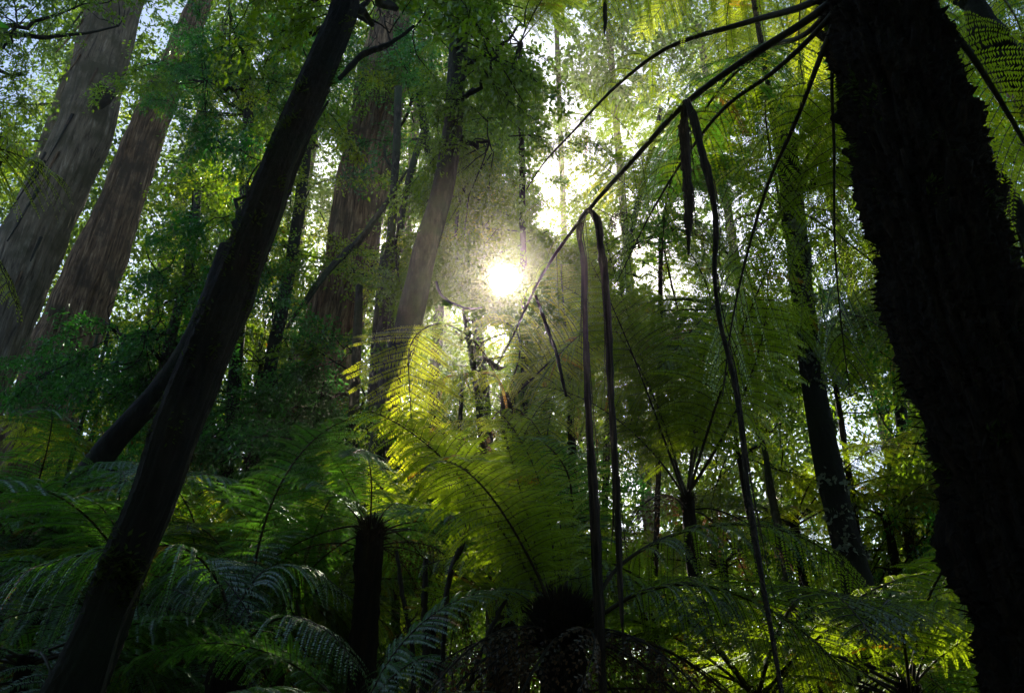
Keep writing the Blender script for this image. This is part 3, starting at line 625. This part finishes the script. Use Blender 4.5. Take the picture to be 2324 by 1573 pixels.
# thin stems and vines between the gums
for i, pts in enumerate([
    [(905, 200, 9), (895, 420, 9), (885, 560, 10), (872, 700, 11), (855, 860, 12), (835, 1040, 12)],
    [(960, 300, 7), (925, 420, 8), (905, 540, 8), (893, 650, 9), (880, 800, 9), (870, 900, 9)],
    [(870, 560, 5), (862, 640, 6), (850, 760, 6), (842, 880, 7), (832, 960, 7)]]):
    tree(['thin dark stem rising just beside the splintered gum', 'slim grey stem between the splintered gum and the wavy dark tree', 'thinnest sapling stem in the gap beside the splintered gum'][i], pts, 10 + i * .6, 'smooth', sides=12, n=60, amp=.1, seed=30 + i, name='sapling')
vine('pale twining vine dangling down beside the splintered gum', [(872, 330, 2.2, 9.5), (880, 370, 2.6, 9.5), (898, 390, 2.4, 9.5), (893, 460, 2.4, 9.5), (905, 520, 2.6, 9.5), (900, 560, 3, 9.5), (905, 620, 2.4, 9.5), (915, 700, 2, 9.5), (900, 760, 2, 9.5)])
vine('long dead bough slanting up across the splintered gum', [(650, 745, 3, 11), (700, 670, 5, 11), (755, 605, 7, 11), (820, 545, 8, 11), (868, 480, 6, 11), (905, 420, 4, 11), (925, 385, 2, 11)], 'smooth', 'dead_branch', 'branch')
vine('thin dead bough slanting below the long bough over the gum', [(690, 700, 2, 10.8), (740, 622, 3, 10.8), (800, 560, 3, 10.8), (850, 500, 2, 10.8)], 'smooth', 'dead_branch', 'branch')
vine('curved bare twig arching just beneath the sun', [(990, 640, 3, 7.4), (1000, 668, 3, 7.3), (1030, 690, 2.6, 7.2), (1070, 700, 2.4, 7.1), (1095, 698, 1.4, 7.0)], 'dark', 'dead_branch', 'branch')
vine('dark bough angling across the foot of the red-brown gum', [(60, 860, 6, 12), (150, 855, 7, 12), (200, 880, 6, 12), (212, 905, 3, 12)], 'dark', 'dead_branch', 'branch')
vine('straight pale tendril slanting up amid dark leaves', [(362, 418, 1.6, 9), (400, 372, 1.5, 9), (440, 330, 1.4, 9), (478, 296, 1, 9)], 'lichen')
vine('dark branch entering at the top beside the leaning tree', [(640, 110, 6, 5), (720, 70, 7, 5), (800, 30, 6, 5), (860, -20, 5, 5)], 'dark', 'dead_branch', 'branch')
vine('dark branch crossing above the splintered gum', [(770, 180, 5, 5.6), (830, 120, 7, 5.6), (890, 95, 5, 5.6), (940, 60, 3, 5.6)], 'dark', 'dead_branch', 'branch')
vine('stout black limb crossing the corner above the massive trunk', [(2130, -30, 10, 3.4), (2190, 20, 18, 3.4), (2215, 110, 34, 3.4), (2270, 170, 38, 3.4), (2330, 240, 40, 3.4), (2420, 330, 44, 3.4)], 'dark', 'dead_branch', 'branch')
vine('narrow black limb running down beyond the massive trunk', [(2185, 215, 8, 3.8), (2225, 300, 14, 3.8), (2270, 380, 16, 3.8), (2310, 460, 16, 3.8), (2350, 560, 18, 3.8)], 'dark', 'dead_branch', 'branch')

# ================================================================== UNDERSTOREY TREES
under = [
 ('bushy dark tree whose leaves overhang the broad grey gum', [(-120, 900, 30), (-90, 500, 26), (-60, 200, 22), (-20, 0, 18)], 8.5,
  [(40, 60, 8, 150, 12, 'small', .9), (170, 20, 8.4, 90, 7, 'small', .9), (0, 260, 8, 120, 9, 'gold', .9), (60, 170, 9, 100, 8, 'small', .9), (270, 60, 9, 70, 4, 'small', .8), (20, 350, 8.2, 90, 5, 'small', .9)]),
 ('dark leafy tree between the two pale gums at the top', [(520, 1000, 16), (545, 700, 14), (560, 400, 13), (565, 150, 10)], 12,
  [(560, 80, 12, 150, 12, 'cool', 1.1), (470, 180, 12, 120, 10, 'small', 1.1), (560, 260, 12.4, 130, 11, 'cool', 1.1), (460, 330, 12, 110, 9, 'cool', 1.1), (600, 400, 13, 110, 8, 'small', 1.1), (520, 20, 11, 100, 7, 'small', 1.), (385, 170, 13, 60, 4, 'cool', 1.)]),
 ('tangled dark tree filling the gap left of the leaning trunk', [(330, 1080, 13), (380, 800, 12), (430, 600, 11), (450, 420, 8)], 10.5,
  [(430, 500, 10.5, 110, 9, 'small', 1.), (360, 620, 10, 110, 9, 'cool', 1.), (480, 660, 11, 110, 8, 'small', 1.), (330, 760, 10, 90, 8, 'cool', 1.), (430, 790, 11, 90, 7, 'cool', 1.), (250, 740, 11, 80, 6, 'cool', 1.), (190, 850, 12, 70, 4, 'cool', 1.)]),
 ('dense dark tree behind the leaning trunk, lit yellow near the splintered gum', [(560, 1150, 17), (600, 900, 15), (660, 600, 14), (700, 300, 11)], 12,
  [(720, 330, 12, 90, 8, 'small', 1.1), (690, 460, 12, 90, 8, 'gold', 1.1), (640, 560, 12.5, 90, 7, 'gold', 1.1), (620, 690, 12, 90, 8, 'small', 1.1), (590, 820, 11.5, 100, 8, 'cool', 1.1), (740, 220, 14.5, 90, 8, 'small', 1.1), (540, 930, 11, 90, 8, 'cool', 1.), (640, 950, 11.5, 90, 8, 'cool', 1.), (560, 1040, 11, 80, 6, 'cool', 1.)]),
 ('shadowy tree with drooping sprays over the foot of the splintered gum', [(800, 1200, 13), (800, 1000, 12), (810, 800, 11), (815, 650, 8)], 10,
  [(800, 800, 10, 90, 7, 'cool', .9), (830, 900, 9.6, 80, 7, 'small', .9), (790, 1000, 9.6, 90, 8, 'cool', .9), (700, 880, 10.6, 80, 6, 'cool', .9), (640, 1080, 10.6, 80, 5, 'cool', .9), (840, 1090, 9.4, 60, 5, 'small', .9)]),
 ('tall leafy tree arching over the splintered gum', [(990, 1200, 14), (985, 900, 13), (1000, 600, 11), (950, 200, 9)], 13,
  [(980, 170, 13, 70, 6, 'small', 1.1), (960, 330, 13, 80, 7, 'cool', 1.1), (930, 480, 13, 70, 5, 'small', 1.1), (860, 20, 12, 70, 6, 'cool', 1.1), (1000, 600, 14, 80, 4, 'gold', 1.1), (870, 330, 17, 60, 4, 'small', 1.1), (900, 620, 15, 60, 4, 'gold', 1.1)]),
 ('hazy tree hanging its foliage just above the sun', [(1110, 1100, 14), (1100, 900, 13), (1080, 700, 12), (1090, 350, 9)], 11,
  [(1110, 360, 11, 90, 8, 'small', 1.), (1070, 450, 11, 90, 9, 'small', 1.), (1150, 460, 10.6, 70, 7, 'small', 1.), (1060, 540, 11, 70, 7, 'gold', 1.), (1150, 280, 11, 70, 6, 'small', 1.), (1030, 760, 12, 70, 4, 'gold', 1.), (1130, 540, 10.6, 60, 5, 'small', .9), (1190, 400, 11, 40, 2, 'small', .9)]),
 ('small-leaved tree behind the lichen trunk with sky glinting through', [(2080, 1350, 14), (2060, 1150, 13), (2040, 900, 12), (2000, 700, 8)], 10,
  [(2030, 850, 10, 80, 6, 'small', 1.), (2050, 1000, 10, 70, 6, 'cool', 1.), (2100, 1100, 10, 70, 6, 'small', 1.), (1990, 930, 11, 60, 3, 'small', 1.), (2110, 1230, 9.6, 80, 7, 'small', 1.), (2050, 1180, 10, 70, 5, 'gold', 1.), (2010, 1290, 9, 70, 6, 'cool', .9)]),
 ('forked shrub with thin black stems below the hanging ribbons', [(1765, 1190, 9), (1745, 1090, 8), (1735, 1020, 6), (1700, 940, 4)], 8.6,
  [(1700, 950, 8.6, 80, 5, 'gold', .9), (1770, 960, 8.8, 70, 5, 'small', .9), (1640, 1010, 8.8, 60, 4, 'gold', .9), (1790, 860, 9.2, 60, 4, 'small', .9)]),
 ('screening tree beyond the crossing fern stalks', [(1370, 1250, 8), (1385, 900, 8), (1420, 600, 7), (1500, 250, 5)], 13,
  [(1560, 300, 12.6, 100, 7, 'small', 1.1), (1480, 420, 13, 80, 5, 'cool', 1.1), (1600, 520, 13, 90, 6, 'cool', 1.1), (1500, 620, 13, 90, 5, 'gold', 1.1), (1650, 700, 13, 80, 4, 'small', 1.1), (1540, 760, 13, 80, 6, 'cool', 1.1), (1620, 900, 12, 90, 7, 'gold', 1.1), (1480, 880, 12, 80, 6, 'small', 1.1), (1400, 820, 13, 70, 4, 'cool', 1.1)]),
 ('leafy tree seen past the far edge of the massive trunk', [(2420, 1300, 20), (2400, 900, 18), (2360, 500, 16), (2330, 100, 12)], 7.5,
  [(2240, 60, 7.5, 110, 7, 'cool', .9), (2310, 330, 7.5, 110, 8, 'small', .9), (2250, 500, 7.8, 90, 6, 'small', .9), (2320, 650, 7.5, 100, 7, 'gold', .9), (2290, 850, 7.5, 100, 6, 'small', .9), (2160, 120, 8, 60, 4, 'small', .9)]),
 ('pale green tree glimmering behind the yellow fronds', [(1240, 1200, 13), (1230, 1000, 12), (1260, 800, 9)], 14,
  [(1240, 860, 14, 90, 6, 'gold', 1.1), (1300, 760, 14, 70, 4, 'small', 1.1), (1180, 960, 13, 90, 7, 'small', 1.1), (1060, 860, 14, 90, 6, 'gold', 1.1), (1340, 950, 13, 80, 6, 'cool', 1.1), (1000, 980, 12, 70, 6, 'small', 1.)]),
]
for i, (lab, pts, Y, bl) in enumerate(under):
    tree(lab, pts, Y, 'dark' if i % 2 else 'smooth', bl, sides=14, n=50, amp=.08, seed=40 + i)

# hazy foliage right round the sun
for lab, Y, ring, kind, sc, k0 in [('tree whose fine foliage surrounds the sun', 9.5, [(a, r_) for a in range(0, 360, 12) for r_ in (60, 95, 140, 190)], 'small', .95, 0),
                                   ('pale green tree making a second screen behind the sunlit foliage', 13.0, [(a, r_) for a in range(4, 360, 14) for r_ in (70, 115, 170, 225)], 'small', 1.25, 1)]:
    t, b, q_ = tree(lab, [(1105 + 60 * k0, 1200, 9), (1085 + 80 * k0, 900, 8), (1050 + 150 * k0, 680, 6), (1035 + 170 * k0, 520, 4), (1060 + 90 * k0, 380, 2.5)], Y, 'smooth', sides=10, n=40, amp=.1, seed=90 + k0)
    sp = []
    for a, r_ in ring:
        px = 1145 + r_ * math.cos(R(a)) + rng.normal(0, 12); py = 625 - r_ * 1.15 * math.sin(R(a)) + rng.normal(0, 12)
        if in_gap(at(px, py, 9))[0]: continue
        sp.append((at(px, py, Y + rng.uniform(-.8, .8)), rng.uniform(0, 6.28), R(rng.uniform(-60, 20)), sc * rng.uniform(.8, 1.2)))
    baked_leaves(t, b, sp, kind)
    for i in range(0, len(sp), 5):
        e = sp[i][0]; k = int(np.argmin(np.linalg.norm(q_[:, :3] - e, axis=1))); Pp = resample(np.array([q_[k, :3], (q_[k, :3] + e) / 2 + rng.normal(0, .08, 3), e]), 20)
        if near_sun(resample(Pp, 80), 1.9).any(): continue
        V, Q = tube(Pp - b, np.linspace(.018, .006, 20), 4); link('limb', mesh('limb', V, None, 'dark', quads=Q), t)

# ================================================================== TREE FERNS
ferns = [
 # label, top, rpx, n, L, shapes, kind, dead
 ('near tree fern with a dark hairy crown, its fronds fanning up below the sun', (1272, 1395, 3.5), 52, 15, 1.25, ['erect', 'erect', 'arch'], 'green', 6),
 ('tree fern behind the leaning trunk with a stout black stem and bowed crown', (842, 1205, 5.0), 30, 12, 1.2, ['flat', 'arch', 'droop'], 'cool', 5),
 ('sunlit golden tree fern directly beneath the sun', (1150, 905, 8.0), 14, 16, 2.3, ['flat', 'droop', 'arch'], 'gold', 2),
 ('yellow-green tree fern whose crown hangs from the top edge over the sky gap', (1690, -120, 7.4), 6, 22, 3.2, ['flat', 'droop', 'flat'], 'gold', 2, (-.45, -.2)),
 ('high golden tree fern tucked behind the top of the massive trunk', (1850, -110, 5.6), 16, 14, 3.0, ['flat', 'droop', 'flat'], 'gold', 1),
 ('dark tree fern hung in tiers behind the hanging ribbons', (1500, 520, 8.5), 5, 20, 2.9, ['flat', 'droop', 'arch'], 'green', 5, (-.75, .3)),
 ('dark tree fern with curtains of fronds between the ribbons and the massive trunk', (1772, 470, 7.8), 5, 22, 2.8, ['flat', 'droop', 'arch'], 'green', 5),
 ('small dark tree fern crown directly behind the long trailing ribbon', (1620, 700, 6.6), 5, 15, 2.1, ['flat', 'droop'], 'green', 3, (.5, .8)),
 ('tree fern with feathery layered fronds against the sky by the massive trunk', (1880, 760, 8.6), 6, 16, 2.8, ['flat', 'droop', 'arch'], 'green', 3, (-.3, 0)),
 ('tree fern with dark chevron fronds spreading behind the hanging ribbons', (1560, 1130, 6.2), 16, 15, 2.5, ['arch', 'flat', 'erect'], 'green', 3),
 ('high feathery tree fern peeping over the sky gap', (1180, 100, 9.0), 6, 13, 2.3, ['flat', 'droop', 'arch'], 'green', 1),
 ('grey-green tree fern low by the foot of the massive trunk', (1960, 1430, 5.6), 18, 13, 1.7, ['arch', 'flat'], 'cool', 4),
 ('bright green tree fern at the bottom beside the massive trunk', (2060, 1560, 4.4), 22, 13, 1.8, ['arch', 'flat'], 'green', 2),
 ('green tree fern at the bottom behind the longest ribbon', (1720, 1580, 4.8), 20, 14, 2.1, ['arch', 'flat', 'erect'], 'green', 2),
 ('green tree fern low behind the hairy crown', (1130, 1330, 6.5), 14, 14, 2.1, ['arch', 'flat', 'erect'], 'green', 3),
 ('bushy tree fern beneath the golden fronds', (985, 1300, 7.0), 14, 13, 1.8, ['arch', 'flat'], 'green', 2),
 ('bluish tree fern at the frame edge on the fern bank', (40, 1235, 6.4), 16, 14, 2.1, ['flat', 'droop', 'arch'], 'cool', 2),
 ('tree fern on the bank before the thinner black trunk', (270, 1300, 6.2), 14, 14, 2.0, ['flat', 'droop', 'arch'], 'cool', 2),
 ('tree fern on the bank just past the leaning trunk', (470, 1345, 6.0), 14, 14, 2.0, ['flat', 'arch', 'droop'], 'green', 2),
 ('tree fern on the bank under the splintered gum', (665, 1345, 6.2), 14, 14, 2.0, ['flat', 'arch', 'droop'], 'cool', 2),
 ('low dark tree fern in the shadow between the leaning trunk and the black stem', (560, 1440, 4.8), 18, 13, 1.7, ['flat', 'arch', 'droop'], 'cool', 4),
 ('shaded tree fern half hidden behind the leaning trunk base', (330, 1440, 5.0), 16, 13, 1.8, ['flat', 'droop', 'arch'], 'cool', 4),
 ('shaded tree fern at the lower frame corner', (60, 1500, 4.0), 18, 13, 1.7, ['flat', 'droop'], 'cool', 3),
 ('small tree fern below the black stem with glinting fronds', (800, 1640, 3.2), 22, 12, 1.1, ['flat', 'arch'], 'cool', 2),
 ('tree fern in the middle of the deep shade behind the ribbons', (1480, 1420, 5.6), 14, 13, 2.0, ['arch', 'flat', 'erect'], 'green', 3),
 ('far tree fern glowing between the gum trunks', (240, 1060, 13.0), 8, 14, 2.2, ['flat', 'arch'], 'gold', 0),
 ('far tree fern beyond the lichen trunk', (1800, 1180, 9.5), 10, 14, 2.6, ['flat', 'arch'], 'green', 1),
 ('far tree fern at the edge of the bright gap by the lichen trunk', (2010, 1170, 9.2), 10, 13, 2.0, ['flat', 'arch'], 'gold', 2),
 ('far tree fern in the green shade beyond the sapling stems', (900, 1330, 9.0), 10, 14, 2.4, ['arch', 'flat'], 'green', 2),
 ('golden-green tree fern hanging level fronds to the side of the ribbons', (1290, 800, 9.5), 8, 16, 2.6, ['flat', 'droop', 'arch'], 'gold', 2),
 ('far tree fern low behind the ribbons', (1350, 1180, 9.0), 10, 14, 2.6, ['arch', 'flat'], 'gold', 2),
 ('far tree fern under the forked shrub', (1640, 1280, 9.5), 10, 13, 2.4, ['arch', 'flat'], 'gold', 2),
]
FT = {}
for f in ferns:
    lab, top, rp, n, L, sh, kind, dead = f[:8]
    FT[lab] = tree_fern(lab, top, rp, int(n * 1.45), L, sh, kind, dead, lean=f[8] if len(f) > 8 else (0, 0))
# hairy crown of the near fern
t, b, tp = FT[ferns[0][0]]
g = np.random.default_rng(4); n = 2600; v = unit(g.normal(0, 1, (n, 3))); v[:, 2] *= .9; rr = .16
b0 = tp + [0, 0, -.06] + v * [rr * .8, rr * .8, rr * .75]; d = unit(v + [0, 0, .9] + g.normal(0, .35, (n, 3)))
V, T3 = diamonds(b0 - b, d, unit(np.cross(d, v + .01)), g.uniform(.03, .09, n), .006, g); bag = Bag(); bag.add(V, T3, .2)
link('crown_hair', bag.tris('crown_hair', 'fibre'), t, kind='stuff')
# dark skirt of dead fronds under it
for k in range(14):
    yaw = k * .45 + rng.uniform(-.1, .1); add_frond(t, b, tp + [0, 0, -.1], yaw, 'droop', 'dead', rng.uniform(.55, .85), clear=0)
# its two long fronds that arch away low across the view
custom_frond(t, b, [tp, (1335, 1370, 3.5), (1400, 1290, 3.55), (1500, 1225, 3.6), (1640, 1190, 3.65), (1780, 1205, 3.7), (1890, 1260, 3.75), (1965, 1345, 3.8)], .46, 1.0, 30, 31, 'fern', .28, r0=.012)
custom_frond(t, b, [tp, (1345, 1400, 3.45), (1440, 1350, 3.4), (1560, 1325, 3.4), (1700, 1360, 3.35), (1830, 1440, 3.3), (1930, 1540, 3.3)], .46, .9, 30, 32, 'fern', .25, r0=.012)
custom_frond(t, b, [tp, (1290, 1290, 3.6), (1300, 1180, 3.7), (1290, 1080, 3.6), (1240, 1010, 3.4), (1170, 990, 3.2)], .42, .5, 28, 34, 'fern_cool', .28, r0=.010)
# golden fern: the vertical hanging frond and level fronds at its side
t, b, tp = FT[ferns[2][0]]
custom_frond(t, b, [tp, (1090, 790, 7.6), (995, 735, 7.0), (935, 775, 6.7), (930, 890, 6.6), (940, 1010, 6.6), (952, 1130, 6.6)], .62, .22, 24, 41, 'fern_gold', .36, side=(1, .25, .25), r0=.012)
custom_frond(t, b, [tp, (1130, 860, 7.6), (1060, 848, 7.2), (980, 870, 7.0), (930, 905, 6.9)], .62, 1.0, 20, 42, 'fern_gold', .2, r0=.010)
custom_frond(t, b, [tp, (1200, 850, 7.5), (1270, 880, 7.1), (1330, 950, 6.9), (1370, 1020, 6.9)], .60, .8, 20, 43, 'fern_gold', .2, r0=.010)
custom_frond(t, b, [tp, (1140, 960, 7.4), (1060, 955, 7.0), (980, 970, 6.9), (930, 1010, 6.9)], .5, .9, 20, 44, 'fern_gold', .2, r0=.010)
custom_frond(t, b, [tp, (1180, 800, 7.6), (1160, 740, 7.0), (1100, 720, 6.6), (1040, 760, 6.4)], .6, .9, 20, 45, 'fern_gold', .2, r0=.010)
t, b, tp = FT['dark tree fern hung in tiers behind the hanging ribbons']
custom_frond(t, b, [tp, (1430, 430, 8.2), (1340, 360, 7.9), (1260, 330, 7.7), (1190, 350, 7.6)], .6, .5, 24, 71, 'fern_gold', .2, r0=.009)
custom_frond(t, b, [tp, (1470, 380, 8.2), (1400, 270, 7.9), (1320, 215, 7.7), (1240, 215, 7.6)], .6, .5, 24, 72, 'fern', .2, r0=.009)
custom_frond(t, b, [tp, (1410, 500, 8.2), (1320, 460, 7.9), (1240, 455, 7.7), (1180, 490, 7.6)], .6, .6, 24, 73, 'fern', .2, r0=.009)
# big teal frond reaching over the lower corner
cor = thing('tree_fern', 'near tree fern behind the leaning trunk whose teal frond droops over the corner', 'tree fern', at(520, 1500, 3.9))
bc = at(520, 1500, 3.9)
V, Q = tube(resample(np.array([[*bc[:2], float(ground_z(bc[0], bc[1])) - .2], bc]), 20) - bc, .08, 16, amp=.1, knob=.1); link('trunk', mesh('trunk', V, None, 'fibre', quads=Q), cor)
custom_frond(cor, bc, [bc, (500, 1330, 3.85), (420, 1245, 3.7), (300, 1240, 3.6), (170, 1262, 3.5), (60, 1295, 3.4), (-60, 1370, 3.3)], .52, 1.0, 26, 51, 'fern_cool', .22, r0=.011)
custom_frond(cor, bc, [bc, (540, 1380, 4.0), (610, 1290, 4.1), (700, 1290, 4.2), (800, 1360, 4.2)], .42, .9, 24, 52, 'fern_cool', .22, r0=.010)
custom_frond(cor, bc, [bc, (560, 1450, 3.7), (640, 1400, 3.6), (740, 1430, 3.5), (820, 1520, 3.4)], .40, .9, 24, 53, 'fern_cool', .22, r0=.010)
# lit frond on the bank beside the leaning trunk
t, b, tp = FT[ferns[16][0]]
custom_frond(t, b, [(690, 1420, 5.2), (640, 1290, 5.2), (580, 1200, 5.2), (500, 1130, 5.1), (430, 1085, 5.0), (390, 1110, 4.9)], .5, .7, 26, 54, 'fern_gold', .2, r0=.011)
# frond poking in at the frame edge
eb = at(-420, 420, 3.0)
edge = thing('tree_fern', 'tree fern outside the frame, one yellow-green frond poking in over the grey gum', 'tree fern', (eb[0], eb[1], float(ground_z(eb[0], eb[1]))))
b = np.array(edge.location)
V, Q = tube(resample(np.array([[0, 0, -.2], eb - b]), 30), .09, 16, amp=.1, knob=.1); link('trunk', mesh('trunk', V, None, 'fibre', quads=Q), edge)
custom_frond(edge, b, [eb, (-250, 300, 3.0), (-100, 310, 3.05), (20, 345, 3.1), (90, 372, 3.1), (150, 412, 3.1)], .50, .55, 30, 61, 'fern_gold', .25, r0=.009)
custom_frond(edge, b, [eb, (-250, 480, 2.9), (-120, 500, 2.8), (-30, 560, 2.8), (40, 700, 2.8)], .42, .6, 24, 62, 'fern_gold', .25, r0=.009)

# bare slender stalks standing in the ferns
stl = [
 ('bent bare stalk holding up a dark frond tuft near the lower middle', [(1062, 1190, 6, 3.6), (1050, 1230, 7, 3.6), (1022, 1310, 6, 3.6), (1012, 1420, 5, 3.6), (1005, 1600, 6, 3.6)]),
 ('straight blunt-topped stalk, the stoutest of the bare stalks', [(966, 1268, 6, 3.9), (964, 1350, 7, 3.9), (966, 1440, 8, 3.9), (960, 1600, 9, 3.9)]),
 ('slanting bare stalk between the black fern stem and the stout stalk', [(900, 1250, 4, 4.0), (912, 1340, 5, 4.0), (928, 1440, 5, 4.0), (938, 1600, 6, 4.0)]),
 ('long slanting stalk running down from the hairy crown tree fern', [(1155, 1345, 4, 3.7), (1120, 1420, 5, 3.6), (1085, 1500, 5, 3.5), (1050, 1600, 6, 3.4)]),
 ('thin stalk slanting from the bent stalk towards its foot', [(1048, 1228, 3, 3.7), (1020, 1310, 3, 3.7), (998, 1390, 2, 3.7)]),
 ('slender dark sapling stem under the golden fronds', [(1048, 870, 4, 8), (1046, 950, 5, 8), (1044, 1040, 5, 8), (1042, 1150, 5, 8)]),
 ('thin stalk falling from the slanting fern stalk below the sun', [(1215, 670, 3, 3.6), (1240, 740, 4, 3.7), (1268, 820, 4, 3.8), (1285, 900, 3, 3.9)]),
]
for lab, p in stl: vine(lab, p, 'stalk_dark', 'bare_stalk', 'stalk')
# thin straight saplings between gums, low
for i, x in enumerate([150, 172, 205, 232, 268, 520, 600, 640]):
    top_ = [(x + 75 + rng.uniform(-10, 10), 760, 3), (x + 40, 880, 4), (x, 1000, 4.5), (x - 20, 1080, 5)]
    tree('thin straight sapling in the dim gap between trunks on the bank', top_, 12.5 + rng.uniform(-.8, 1.5), 'smooth', sides=8, n=20, group='thin straight saplings on the bank', name='sapling')

# ================================================================== FAR FOREST
far = [(-60, 20, 26, 'beyond the fern bank at the frame edge'), (330, 18, 30, 'in the bright gap between the grey gum and the furrowed gum'), (500, 14, 27, 'just behind the furrowed red-brown gum'), (640, 15, 31, 'between the leaning trunk and the splintered gum'), (905, 14, 26, 'close beside the splintered gum'), (1010, 10, 30, 'behind the wavy dark tree'), (1290, 9, 34, 'in the haze beneath the sky gap'), (1440, 12, 27, 'behind the hanging bark ribbons'), (1700, 13, 30, 'behind the forked shrub'), (1965, 14, 32, 'in the bright gap beyond the lichen trunk'), (2040, 12, 26, 'next to the massive trunk edge'), (2260, 18, 28, 'past the far side of the massive trunk')]
for i, (x, rp, Y, lab) in enumerate(far):
    bl = []
    for k in range(9):
        py = rng.uniform(50, 1120); px = x + rng.normal(0, 120); y2 = Y + rng.uniform(-2, 2)
        if in_gap(at(px, py, y2))[0]: continue
        bl.append((px, py, y2, 90, 3, 'far_gold' if rng.random() < .45 else 'far', 1.0))
    vx = lambda y: W / 2 + (x - W / 2) * (y + 2650) / (786 + 2650)
    tree('distant pale gum trunk ' + lab, [(vx(60), 60, rp * .6), (vx(500), 500, rp * .75), (vx(900), 900, rp), (vx(1150), 1150, rp * 1.1)], Y, 'gum', bl, sides=20, n=40, amp=.05, seed=70 + i, group='distant gums', name='gum_tree')

def leaf_mass(name, n_cl, per, spread, leaf, sampler, material, seed, clear=2.0):
    g = np.random.default_rng(seed); B = []; tone = []
    for k in range(n_cl):
        c = sampler(g)
        if c is None: continue
        s = spread * g.uniform(.6, 1.4); b_ = c + g.normal(0, 1, (per, 3)) * [s, s, s * .6]
        b_ = b_[~(near_sun(b_, 1.3) | (in_shaft(b_, True) & (g.random(len(b_)) < .93)) | (in_shaft(b_) & (g.random(len(b_)) < .6)) | (in_gap(b_) & (g.random(len(b_)) < .9)))]
        if not len(b_): continue
        B.append(b_); tone.append(np.full(len(b_), g.uniform(0, 1)))
    B = np.concatenate(B); tone = np.concatenate(tone); m = len(B)
    d = unit(g.normal(0, 1, (m, 3)) + [0, 0, -.4]); nn = unit(g.normal(0, .7, (m, 3)) + [0, 0, 1]); l = leaf * g.uniform(.6, 1.4, m)
    V, T = diamonds(B, d, unit(np.cross(d, nn)), l, l * .5, g, .1, nn)
    return link(name, mesh(name, V, T, material, tone=np.repeat(np.clip(tone + g.normal(0, .15, m), 0, 1), 4)), kind='stuff')
def far_s(g):
    x = g.uniform(-38, 38); y = g.uniform(34, 62); h = 3 + 9 * g.random() ** .8 + 4 * math.sin(x * .35) ** 2
    return np.array([x, y, ground_z(x, y) + g.uniform(0, h) + 1])
leaf_mass('distant_forest', 900, 130, 1.1, .38, far_s, 'leaf_far', 1, 2.5)
def tall_s(g):
    y = g.uniform(24, 42); x = g.uniform(-1, 1) * (y * .78 + 2); return np.array([x, y, ground_z(x, y) + g.uniform(2, 1.15 * y + 4)])
def sun_s(g):
    y = g.uniform(22, 30); p = CAM + SUN * (y / SUN[1]); return p + np.array([g.normal(0, 3.2), 0, g.normal(-.5, 3.2)])
leaf_mass('far_tree_foliage', 260, 130, .8, .15, sun_s, 'leaf', 6)
leaf_mass('distant_tree_canopy', 2400, 140, .9, .27, tall_s, 'leaf_far', 4)
def over_s(g):
    x = g.uniform(-24, 24); y = g.uniform(-18, 2.0); z = g.uniform(5, 12) if y > -8 else g.uniform(1, 12)
    if (y > 0 and z < 7) or (y > -2 and abs(x) < 3): return None
    return np.array([x, y, z])
leaf_mass('unseen_shade_canopy', 2300, 60, .95, .32, over_s, 'leaf_cool', 2, 1.0)  # unseen leaf mass overhead and behind the camera, added to shade the trunk fronts
def low_s(g):
    x = g.uniform(-16, 14); y = g.uniform(4.5, 24); return np.array([x, y, float(ground_z(x, y)) + g.uniform(.0, .55)])
def shrub_s(g):
    x = g.uniform(-18, 16); y = g.uniform(12, 26); return np.array([x, y, float(ground_z(x, y)) + (1.2 + 2.2 / (1 + math.exp(-x))) * g.random() ** 1.3])
leaf_mass('undergrowth_shrubbery', 1500, 110, .42, .10, shrub_s, 'leaf_far', 5)
leaf_mass('undergrowth', 1500, 60, .28, .07, low_s, 'fern', 3, .3)

# ================================================================== HAZE
m_, t_ = mat('forest_haze'); pv = N(t_, 'ShaderNodeVolumePrincipled', Density=0.0011, Anisotropy=0.90); pv.inputs['Color'].default_value = (1.0, .94, .82, 1)
t_.links.new(pv.outputs[0], N(t_, 'ShaderNodeOutputMaterial').inputs['Volume'])
V = np.array([[x, y, z] for x in (-70, 70) for y in (-28, 90) for z in (-3, 58)], float)
HAZE = mesh('haze', V, None, m_, quads=[[0, 1, 3, 2], [4, 6, 7, 5], [0, 4, 5, 1], [2, 3, 7, 6], [0, 2, 6, 4], [1, 5, 7, 3]])
for p_ in HAZE.polygons: p_.use_smooth = False
if 1: link('haze', HAZE, kind='stuff')
print('TRIS', sum(sum(len(p.vertices) - 2 for p in me.polygons) if len(me.polygons) < 1 else len(me.polygons) for me in bpy.data.meshes), 'OBJ', len(bpy.data.objects))
